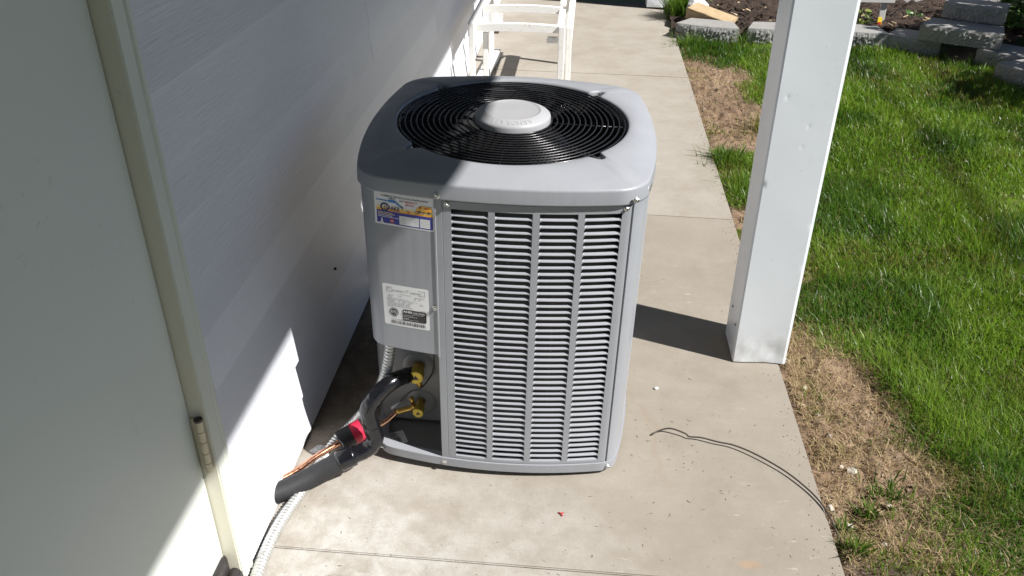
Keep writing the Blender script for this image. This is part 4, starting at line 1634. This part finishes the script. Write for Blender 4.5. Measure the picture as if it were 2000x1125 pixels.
# ================================================================== BLOCKS, STONES
def wall_block(x, y, z, rz, L_, D_, H_, label, seed, taper=0.16, face_mat='blockrough', mat='block', rough_sides=False, tilt=0.0, group='retaining blocks round the garden bed'):
    """trapezoid retaining block: smooth top, split front"""
    rs = random.Random(seed)
    root = empty('retaining_block', (x, y, z), (tilt, 0, rz))
    tag(root, label, 'block', group)
    n = 22
    fr_ = [(-L_ / 2 + L_ * i / n, -D_ / 2 - 0.022 * math.sin(math.pi * i / n)) for i in range(n + 1)]
    bk = [(L_ / 2 - taper * L_, D_ / 2), (-L_ / 2 + taper * L_, D_ / 2)]
    ol = fr_ + bk
    m_ = len(ol)
    v = [(a_, b_, 0.0) for a_, b_ in ol] + [(a_, b_, H_ - 0.004) for a_, b_ in ol]
    ins = [(a_ * 0.985, b_ * 0.97, H_) for a_, b_ in ol]
    v += ins
    f = [tuple(range(m_ - 1, -1, -1)), tuple(range(2 * m_, 3 * m_))]
    for k in range(m_):
        k2 = (k + 1) % m_
        f.append((k, k2, m_ + k2, m_ + k))
        f.append((m_ + k, m_ + k2, 2 * m_ + k2, 2 * m_ + k))
    link('block_body', mesh_of('block_body', v, f, mat), root)
    # split face
    nz = 9
    vv_, ff_ = [], []
    nn = 44
    for i in range(nn + 1):
        u = i / nn
        px_ = -L_ / 2 + L_ * u
        py_ = -D_ / 2 - 0.022 * math.sin(math.pi * u)
        for k in range(nz + 1):
            w_ = k / nz
            e = min(1.0, 6 * min(u, 1 - u), 5 * min(w_ + 0.2, 1.0 - w_))
            vv_.append((px_ + rs.uniform(-0.002, 0.002), py_ - 0.001 - e * (0.004 + rs.random() * 0.012), 0.002 + (H_ - 0.005) * w_ + rs.uniform(-0.002, 0.002) * e))
    for i in range(nn):
        for k in range(nz):
            ff_.append((i * (nz + 1) + k, (i + 1) * (nz + 1) + k, (i + 1) * (nz + 1) + k + 1, i * (nz + 1) + k + 1))
    link('split_face', mesh_of('split_face', vv_, ff_, face_mat), root)
    return root


wall_block(0.915, 6.430, -0.02, -0.28, 0.46, 0.20, 0.125, 'wide split-face block at the walkway corner in front of the tan block', 1)
wall_block(1.390, 6.400, -0.02, 0.02, 0.44, 0.20, 0.125, 'split-face block half hidden behind the tall near post', 2)
wall_block(1.955, 6.390, -0.02, -0.25, 0.44, 0.22, 0.125, 'split-face block just right of the near post, below the plant tag', 3)
wall_block(2.345, 6.285, -0.03, -0.42, 0.36, 0.24, 0.125, 'low block in front of the bed, partly under the stacked slabs', 4, 0.1, 'block')
wall_block(2.590, 6.115, 0.098, -0.50, 0.52, 0.24, 0.105, 'long slab in the middle of the stack at the lawn corner', 5, 0.06, 'block')
wall_block(2.735, 6.330, 0.205, -0.55, 0.40, 0.22, 0.105, 'topmost block of the stack at the lawn corner', 6, 0.05, 'block', 'block')
wall_block(2.905, 5.880, -0.02, -0.70, 0.48, 0.26, 0.115, 'block lying right of the stack, dappled by leaf shadow', 7, 0.08, 'block')
wall_block(2.880, 5.470, -0.02, -1.00, 0.50, 0.26, 0.115, 'nearest block at the right edge of the lawn', 8, 0.08, 'block')
# tan block leaning behind the first
tb = link('tan_block', bevel_box('tan_block', (0.36, 0.16, 0.09), 'tan', 0.008, 2, 0.0015, 4, 3), None, (0.955, 6.665, 0.085), (0.10, 0.16, -0.62))
tag(tb, 'tan sandstone block leaning behind the corner block', 'block')
chip('white_rock', 0.865, 6.905, 0.105, 'whitestone', 'bright white rough rock beside the tall grass clump', 'rock', None, 0.0, 8, 0.95)

for k, (x, y, s) in enumerate([(0.745, 2.19, 0.011), (0.756, 2.06, 0.010), (0.80, 1.83, 0.014), (0.775, 1.845, 0.008), (0.70, 1.665, 0.011), (0.735, 1.612, 0.012), (0.715, 2.34, 0.013), (0.86, 1.70, 0.009),
                               (0.705, 1.50, 0.008), (0.72, 2.10, 0.007), (0.77, 1.97, 0.008), (0.81, 1.56, 0.009)]):
    chip('pebble', x, y, s, 'pebble', 'small pale pebble in the bare soil strip beside the walkway', 'pebble', 'pebbles in the bare soil strip', float(ground_z(x, y)), 20 + k, 0.7)

# ================================================================== FENCE BEHIND THE BED
fe = empty('vinyl_fence', (2.6, 7.55, 0))
tag(fe, 'white vinyl board fence behind the mulch bed', 'fence')
bmesh_b = bevel_box('fence_board', (0.150, 0.022, 1.62), 'fence', 0.004, 1)
for k in range(31):
    link('fence_board', bmesh_b, fe, (-1.88 + 0.153 * k, 0.0, 0.05 + 0.81))
for z in (0.12, 1.62):
    link('fence_rail', bevel_box('fence_rail', (4.6, 0.045, 0.14), 'fence', 0.006, 1), fe, (0.33, 0.035, z))

fs = empty('vinyl_fence', (5.4, 2.5, 0))  # unseen side fence, added to cut low sky light
tag(fs, 'long unseen white vinyl side fence, added beyond the lawn to cut sky light', 'fence')
bs = bevel_box('fence_board', (0.022, 0.150, 1.72), 'fence', 0.004, 1)
for k in range(66):
    link('fence_board', bs, fs, (0.0, -5.0 + 0.153 * k, 0.05 + 0.86))
for z in (0.12, 1.72):
    link('fence_rail', bevel_box('fence_rail', (0.045, 10.1, 0.14), 'fence', 0.006, 1), fs, (0.035, 0.0, z))

gt = empty('wooden_gate', (0.16, 7.52, 0), (0, 0, -0.28))
tag(gt, 'dark brown wooden gate closing the far end of the walkway', 'gate')
gb = bevel_box('gate_board', (0.128, 0.022, 1.5), 'brownwood', 0.003, 1)
for k in range(7):
    link('gate_board', gb, gt, (-0.60 + 0.132 * k, 0.03, 0.80))
link('gate_rail', bevel_box('gate_rail', (0.94, 0.04, 0.09), 'brownwood', 0.004, 1), gt, (-0.20, -0.005, 0.10))
link('gate_rail', bevel_box('gate_rail', (0.94, 0.04, 0.09), 'brownwood', 0.004, 1), gt, (-0.20, -0.005, 1.35))

# trellis stake with plant tag
ts = empty('garden_trellis', (2.245, 6.80, 0))
tag(ts, 'weathered white wooden stake with crosspiece standing in the mulch', 'stake')
link('stake', bevel_box('stake', (0.045, 0.022, 0.62), 'fence', 0.002, 1), ts, (0, 0, 0.31), (0, -0.03, 0))
link('crosspiece', bevel_box('crosspiece', (0.42, 0.020, 0.05), 'fence', 0.002, 1), ts, (-0.14, -0.021, 0.228))
pt = empty('plant_tag', (2.212, 6.70, 0.02))
tag(pt, 'yellow and red plant tag stuck in the mulch by the stake', 'tag')
link('tag_card', bevel_box('tag_card', (0.032, 0.003, 0.075), 'yellow', 0.001, 1), pt, (0, 0, 0.055), (-0.15, 0, 0.05))
link('tag_picture', bevel_box('tag_picture', (0.024, 0.001, 0.026), 'redp', 0, 1), pt, (0, -0.0045, 0.045), (-0.15, 0, 0.05))


# ================================================================== PLANTS
def set_tint(me, cols):
    at = me.color_attributes.new('tint', 'FLOAT_COLOR', 'POINT')
    at.data.foreach_set('color', np.ascontiguousarray(cols, dtype=np.float32).ravel())


def blades(px, py, pz, h, w, lean, ang, cols, mat, name, curl=0.5, flat=None):
    """each blade: 5 points, 3 triangles"""
    n = len(px)
    ca, sa = np.cos(ang), np.sin(ang)
    tw = ang + np.pi / 2 + rng.normal(0, 0.5, n)
    wx, wy = np.cos(tw) * w / 2, np.sin(tw) * w / 2
    up = np.sqrt(np.clip(1 - lean ** 2, 0.02, 1))
    m1 = 0.5
    mx, my, mz = px + ca * lean * h * m1 * 0.7, py + sa * lean * h * m1 * 0.7, pz + h * up * m1 * 1.08
    tx, ty, tz = px + ca * lean * h * (1 + curl * 0.3), py + sa * lean * h * (1 + curl * 0.3), pz + h * up * (1 - curl * lean * 0.3)
    V = np.empty((n, 5, 3))
    V[:, 0] = np.stack([px - wx, py - wy, pz], 1)
    V[:, 1] = np.stack([px + wx, py + wy, pz], 1)
    V[:, 2] = np.stack([mx - wx * 0.85, my - wy * 0.85, mz], 1)
    V[:, 3] = np.stack([mx + wx * 0.85, my + wy * 0.85, mz], 1)
    V[:, 4] = np.stack([tx, ty, tz], 1)
    o = (np.arange(n) * 5)[:, None]
    F = np.concatenate([o + np.array([[0, 1, 3]]), o + np.array([[0, 3, 2]]), o + np.array([[2, 3, 4]])], 0)
    me = np_mesh(name, V.reshape(-1, 3), F, mat)
    cc = np.ones((n, 5, 4))
    cc[:, :, :3] = cols[:, None, :]
    cc[:, 0:2, :3] *= np.array([0.95, 0.9, 0.95])
    set_tint(me, cc.reshape(-1, 4))
    return me


def lawn(region, dens, hmin, hmax, wmin, wmax, seed):
    x0, x1, y0, y1 = region
    n = int((x1 - x0) * (y1 - y0) * dens)
    r = np.random.default_rng(seed)
    return r, r.uniform(x0, x1, n), r.uniform(y0, y1, n), hmin, hmax, wmin, wmax


n_h = value_noise(21, 0.30)
n_c = value_noise(22, 0.5)
n_d1 = value_noise(23, 0.35)
TRK_Y, TRK_X = [2.6, 3.07, 3.55, 4.15, 5.0, 5.7, 6.4], [1.68, 1.72, 1.79, 1.84, 1.86, 1.85, 1.85]
n_t = value_noise(24, 0.07)
n_c2 = value_noise(26, 0.42)
n_c3 = value_noise(27, 0.33)
n_s = value_noise(25, 0.13)
parts_ = []
for reg, dens, w0, w1, sd in (((EDGE, 1.45, 0.9, 2.4, ), 46000, 0.0016, 0.0034, 1), ((EDGE, 2.2, 2.4, 4.0), 31000, 0.0026, 0.0045, 2), ((EDGE, 3.0, 4.0, 6.45), 21000, 0.0035, 0.006, 3), ((2.2, 3.6, 2.0, 4.0), 9000, 0.004, 0.006, 4), ((1.45, 2.4, 0.9, 2.4), 22000, 0.0035, 0.006, 5)):
    r, x, y, *_ = lawn(reg, dens, 0, 0, 0, 0, sd)
    Lh = lush(x, y)
    tuft = n_t(x, y)
    keep = r.random(len(x)) < np.clip(Lh * (0.55 + 0.45 * n_s(x, y)) + 0.16 * (tuft > 0.62) * (n_mid(x, y) > 0.4), 0, 1)
    keep &= ~((x > 0.52) & (x < 0.70) & (y > 2.25) & (y < 2.45))
    keep &= ~((y > 6.30) & (x > 0.66) & (x < 2.5))
    keep &= ~((x > 2.5) & (y > 6.0))
    x, y, Lh = x[keep], y[keep], Lh[keep]
    n = len(x)
    hh = (0.020 + 0.046 * n_h(x, y) + 0.020 * n_s(x, y)) * r.uniform(0.6, 1.25, n) * (0.55 + 0.45 * Lh)
    hh *= np.where(r.random(n) < 0.06, 1.5, 1.0)
    track = np.exp(-((x - np.interp(y, TRK_Y, TRK_X)) / 0.07) ** 2) + np.exp(-((x - np.interp(y, TRK_Y, TRK_X) - 0.52) / 0.08) ** 2)
    track = np.clip(track * (0.6 + 0.8 * n_s(x, y)), 0, 1) * (y > 3.0)
    hh *= 1 - 0.15 * track
    dry = sstep(0.58, 0.80, 0.6 * n_c2(x, y) + 0.4 * n_s(x, y))
    ww = r.uniform(w0, w1, n)
    lean = np.clip(np.abs(r.normal(0.55, 0.28, n)), 0.03, 0.97)
    ang = (n_d1(x, y) * 4 * np.pi) * 0.6 + r.normal(0, 1.7, n)
    tone = np.clip(0.55 * n_c(x, y) + 0.5 * r.random(n) ** 1.5 + 0.6 * (r.random(n) < 0.05), 0, 1.5)
    g1, g2 = np.array([0.092, 0.182, 0.020]), np.array([0.28, 0.40, 0.058])
    col = g1 + (g2 - g1) * tone[:, None]
    yel = (r.random(n) < (0.05 + 0.40 * (1 - Lh) + 0.30 * dry))[:, None]
    deep = sstep(0.52, 0.70, n_c3(x, y))[:, None]
    col = col * (1 - 0.42 * track[:, None])
    col = col * (1 - 0.45 * deep * np.array([1.0, 0.75, 0.6]))
    col = np.where(yel, np.array([0.28, 0.235, 0.085]) * r.uniform(0.6, 1.15, n)[:, None], col)
    parts_.append(blades(x, y, ground_z(x, y) - 0.003, hh, ww, lean, ang, col, 'grass', 'lawn'))
for k, me in enumerate(parts_):
    tag(link('lawn', me), 'thick green lawn grass growing beside the walkway', 'grass', None, 'stuff')

# dead straw lying on the bare strip
r = np.random.default_rng(77)
xs_, ys_ = [], []
for (x0, x1, y0, y1, dn) in ((EDGE, 1.25, 1.0, 3.0, 30000), (EDGE, 1.3, 3.0, 6.3, 9000)):
    n = int((x1 - x0) * (y1 - y0) * dn)
    xs_.append(r.uniform(x0, x1, n))
    ys_.append(r.uniform(y0, y1, n))
x, y = np.concatenate(xs_), np.concatenate(ys_)
Lh = lush(x, y)
keep = r.random(len(x)) < np.clip((0.25 + 0.95 * n_s(x, y) * n_mid(x, y) * 2.2) * (1 - 0.75 * Lh), 0, 1) * sstep(0.0, 0.05, x - EDGE)
keep &= np.hypot((x - 0.80) * 1.0, (y - 1.40) * 0.9) > 0.10
keep &= ~((y > 4.35) & (y < 5.5) & (x < 1.05) & (r.random(len(x)) < 0.35))
x, y = x[keep], y[keep]
n = len(x)
tone = r.random(n)[:, None]
col = np.array([0.20, 0.125, 0.06]) * (1 - tone) + np.array([0.50, 0.385, 0.21]) * tone
me = blades(x, y, ground_z(x, y) + 0.001, r.uniform(0.015, 0.05, n), r.uniform(0.0011, 0.0024, n), np.clip(r.normal(0.82, 0.14, n), 0.3, 0.985), r.uniform(0, 2 * np.pi, n), col, 'straw', 'dead_grass', 0.8)
tag(link('dead_grass', me), 'dry straw-coloured dead grass matted on the bare soil', 'grass', None, 'stuff')


# crumbs of earth and grit over the bare ground, some spilled on the slab edge
r = np.random.default_rng(55)
n = 9000
x = EDGE + np.where(r.random(n) < 0.12, -np.abs(r.normal(0, 0.03, n)), r.uniform(0, 0.55, n))
y = r.uniform(1.2, 5.8, n)
keep = (lush(np.maximum(x, EDGE + 0.01), y) < 0.55) & (r.random(n) < np.where(x < EDGE, 0.35, 1.0)) & ~((x > 0.52) & (x < 0.70) & (y > 2.25) & (y < 2.45))
x, y = x[keep], y[keep]
n = len(x)
sz = np.abs(r.normal(0.0022, 0.0016, n)) + 0.0009
sz = np.where(x < EDGE, np.minimum(sz, 0.0022), sz)
zz = np.where(x < EDGE, 0.0, ground_z(np.maximum(x, EDGE), y)) + sz * 0.4
oct_ = np.array([(1, 0, 0), (0, 1, 0), (-1, 0, 0), (0, -1, 0), (0, 0, 0.8), (0, 0, -0.8)])
V = np.stack([x, y, zz], 1)[:, None, :] + oct_[None] * sz[:, None, None] * r.uniform(0.55, 1.35, (n, 6, 1))
tri = np.array([(0, 1, 4), (1, 2, 4), (2, 3, 4), (3, 0, 4), (1, 0, 5), (2, 1, 5), (3, 2, 5), (0, 3, 5)])
Fc = (np.arange(n) * 6)[:, None, None] + tri[None]
me = np_mesh('soil_crumbs', V.reshape(-1, 3), Fc.reshape(-1, 3), 'straw')
t = r.random(n)[:, None]
cc = np.ones((n, 6, 4))
cc[:, :, :3] = (np.array([0.13, 0.085, 0.05]) * (1 - t) + np.array([0.46, 0.37, 0.28]) * t)[:, None, :]
set_tint(me, cc.reshape(-1, 4))
tag(link('soil_crumbs', me), 'crumbs of earth and grit scattered over the bare soil', 'grit', None, 'stuff')


def tuft(name, x, y, n, hgt, spread, label, cat, z=None, col=((0.05, 0.11, 0.02), (0.17, 0.25, 0.05)), w=(0.003, 0.006), seed=0):
    r = np.random.default_rng(seed)
    an = r.uniform(0, 2 * np.pi, n)
    rad = np.abs(r.normal(0, spread, n))
    px, py = x + np.cos(an) * rad, y + np.sin(an) * rad
    t = r.random(n)[:, None]
    c = np.array(col[0]) * (1 - t) + np.array(col[1]) * t
    zz = np.full(n, z) if z is not None else ground_z(px, py)
    me = blades(px - x, py - y, zz, hgt * r.uniform(0.45, 1.0, n), r.uniform(*w, n), np.clip(np.abs(r.normal(0.45, 0.2, n)), 0.05, 0.9), an + r.normal(0, 0.5, n), c, 'grass', name)
    return tag(link(name, me, None, (x, y, 0)), label, cat)


tuft('grass_clump', 0.775, 7.00, 900, 0.27, 0.055, 'tall grass clump at the far walkway corner beside the white rock', 'grass clump', 0.0, seed=1, w=(0.005, 0.009))
tuft('grass_clump', 0.725, 1.515, 75, 0.07, 0.022, 'green grass tuft against the walkway edge where the cable leaves the concrete', 'grass clump', None, seed=2)
tuft('grass_clump', 0.80, 1.655, 70, 0.055, 0.018, 'small upright green tuft in bare soil near the cable', 'grass clump', None, seed=3)
tuft('grass_clump', 0.72, 1.60, 30, 0.06, 0.014, 'sparse tuft of blades touching the cable end', 'grass clump', None, seed=4)
tuft('grass_clump', 0.885, 1.74, 130, 0.055, 0.05, 'loose green tuft in the middle of the bare strip', 'grass clump', None, seed=5)
tuft('grass_clump', 0.79, 6.22, 260, 0.13, 0.10, 'bright green grass tuft before the corner block', 'grass clump', None, seed=6, w=(0.004, 0.007))
tuft('grass_clump', 1.135, 6.20, 90, 0.16, 0.06, 'tall thin blades in the gap between two blocks left of the post', 'grass clump', None, seed=7, w=(0.003, 0.006))
tuft('grass_clump', 0.735, 4.02, 380, 0.10, 0.06, 'dark green grass clump spilling over the walkway edge left of the post', 'grass clump', None, seed=8)
tuft('grass_clump', 1.03, 4.55, 260, 0.12, 0.10, 'sparse dry grass clump in the pale bare patch beside the post', 'grass clump', None, ((0.08, 0.10, 0.03), (0.35, 0.29, 0.13)), seed=9)


def leafy(name, x, y, z, hgt, rad, nl, lsize, label, cat, seed, cols=((0.035, 0.10, 0.025), (0.13, 0.25, 0.06)), nst=7):
    r = np.random.default_rng(seed)
    root = empty(name, (x, y, z))
    tag(root, label, cat)
    sb_ = MB()
    tips = []
    for k in range(nst):
        a_ = r.uniform(0, 2 * np.pi)
        q = r.uniform(0.2, 0.8) * rad
        pth = [(0.02 * math.cos(a_), 0.02 * math.sin(a_), 0), (q * 0.5 * math.cos(a_), q * 0.5 * math.sin(a_), hgt * 0.45), (q * math.cos(a_), q * math.sin(a_), hgt * r.uniform(0.65, 0.95))]
        vv_, ff_ = tube_geo(catmull(pth, 4), 0.005 + 0.006 * hgt, 6)
        sb_.add(vv_, ff_)
    sb_.build('stem', 'stem', root, True)
    V, F, Cc = [], [], []
    for k in range(nl):
        d = r.normal(size=3)
        d /= np.linalg.norm(d)
        q = rad * (0.35 + 0.65 * r.random() ** 0.5) * (0.8 + 0.35 * math.sin(3 * math.atan2(d[1], d[0]) + seed))
        c0 = np.array([d[0] * q, d[1] * q, hgt * 0.5 + d[2] * hgt * 0.5 * (0.5 + 0.5 * r.random())])
        if c0[2] < 0.02:
            c0[2] = abs(c0[2]) + 0.02
        out = np.array([d[0], d[1], 0.2 + r.normal(0, 0.3)])
        out /= np.linalg.norm(out)
        sd_ = np.cross(out, [0, 0, 1.0]) + r.normal(0, 0.35, 3)
        sd_ /= np.linalg.norm(sd_)
        nr = np.cross(sd_, out)
        ls = lsize * r.uniform(0.6, 1.25)
        o = len(V)
        for (u, w_, hh_) in ((0, 0, 0), (0.35, 0.36, 0.06), (0.75, 0.30, 0.02), (1.0, 0, -0.12), (0.75, -0.30, 0.02), (0.35, -0.36, 0.06), (0.5, 0, -0.02)):
            V.append(c0 + out * u * ls + sd_ * w_ * ls + nr * hh_ * ls)
        F += [(o, o + 1, o + 6), (o + 1, o + 2, o + 6), (o + 2, o + 3, o + 6), (o + 3, o + 4, o + 6), (o + 4, o + 5, o + 6), (o + 5, o, o + 6)]
        t = r.random()
        Cc += [list(np.array(cols[0]) * (1 - t) + np.array(cols[1]) * t) + [1]] * 7
    me = np_mesh('foliage', np.array(V), np.array(F), 'leaf')
    set_tint(me, np.array(Cc))
    link('foliage', me, root)
    return root


leafy('leafy_shrub', 3.30, 6.72, 0.0, 0.62, 0.40, 900, 0.075, 'leafy green shrub behind the stacked blocks at the right edge', 'shrub', 3)
leafy('leafy_shrub', 3.95, 5.85, 0.0, 2.0, 0.62, 2600, 0.075, 'tall shrub beyond the right edge, dappling the nearest blocks', 'shrub', 5)
leafy('leafy_shrub', 3.75, 4.95, 0.0, 1.6, 0.42, 1300, 0.07, 'shrub beyond the right edge shading the far lawn corner', 'shrub', 9)
leafy('garden_plant', 2.03, 6.62, 0.04, 0.16, 0.11, 40, 0.05, 'small leafy plant in the mulch just right of the near post', 'plant', 6, ((0.06, 0.13, 0.03), (0.30, 0.33, 0.08)), 4)
leafy('garden_plant', 2.55, 6.95, 0.05, 0.07, 0.04, 12, 0.04, 'tiny green seedling alone in the dark mulch', 'plant', 7, nst=2)
leafy('garden_plant', 0.96, 7.22, 0.02, 0.16, 0.07, 50, 0.03, 'pale green weed growing behind the white rock', 'plant', 8, ((0.12, 0.20, 0.05), (0.35, 0.42, 0.12)), 4)

# bark chips on the mulch
mb = MB()
r = random.Random(9)
for k in range(900):
    x, y = r.uniform(0.95, 3.3), r.uniform(6.5, 7.45)
    a_, ln, wd = r.uniform(0, 6.3), r.uniform(0.008, 0.03), r.uniform(0.004, 0.01)
    z = 0.055 + r.random() * 0.03
    c, s = math.cos(a_), math.sin(a_)
    tl = r.uniform(-0.4, 0.4)
    pts = [(x + u * c - w_ * s, y + u * s + w_ * c, z + u * tl) for u, w_ in ((-ln, -wd), (ln, -wd * 0.6), (ln, wd * 0.7), (-ln * 0.9, wd))]
    mb.add(pts + [(p[0], p[1], p[2] - 0.006) for p in pts], [(0, 1, 2, 3), (4, 7, 6, 5), (0, 4, 5, 1), (1, 5, 6, 2), (2, 6, 7, 3), (3, 7, 4, 0)], 0 if r.random() < 0.93 else 1)
tag(mb.build('bark_chips', ['mulch', 'rawwood']), 'brown bark chips scattered over the mulch bed', 'bark', None, 'stuff')
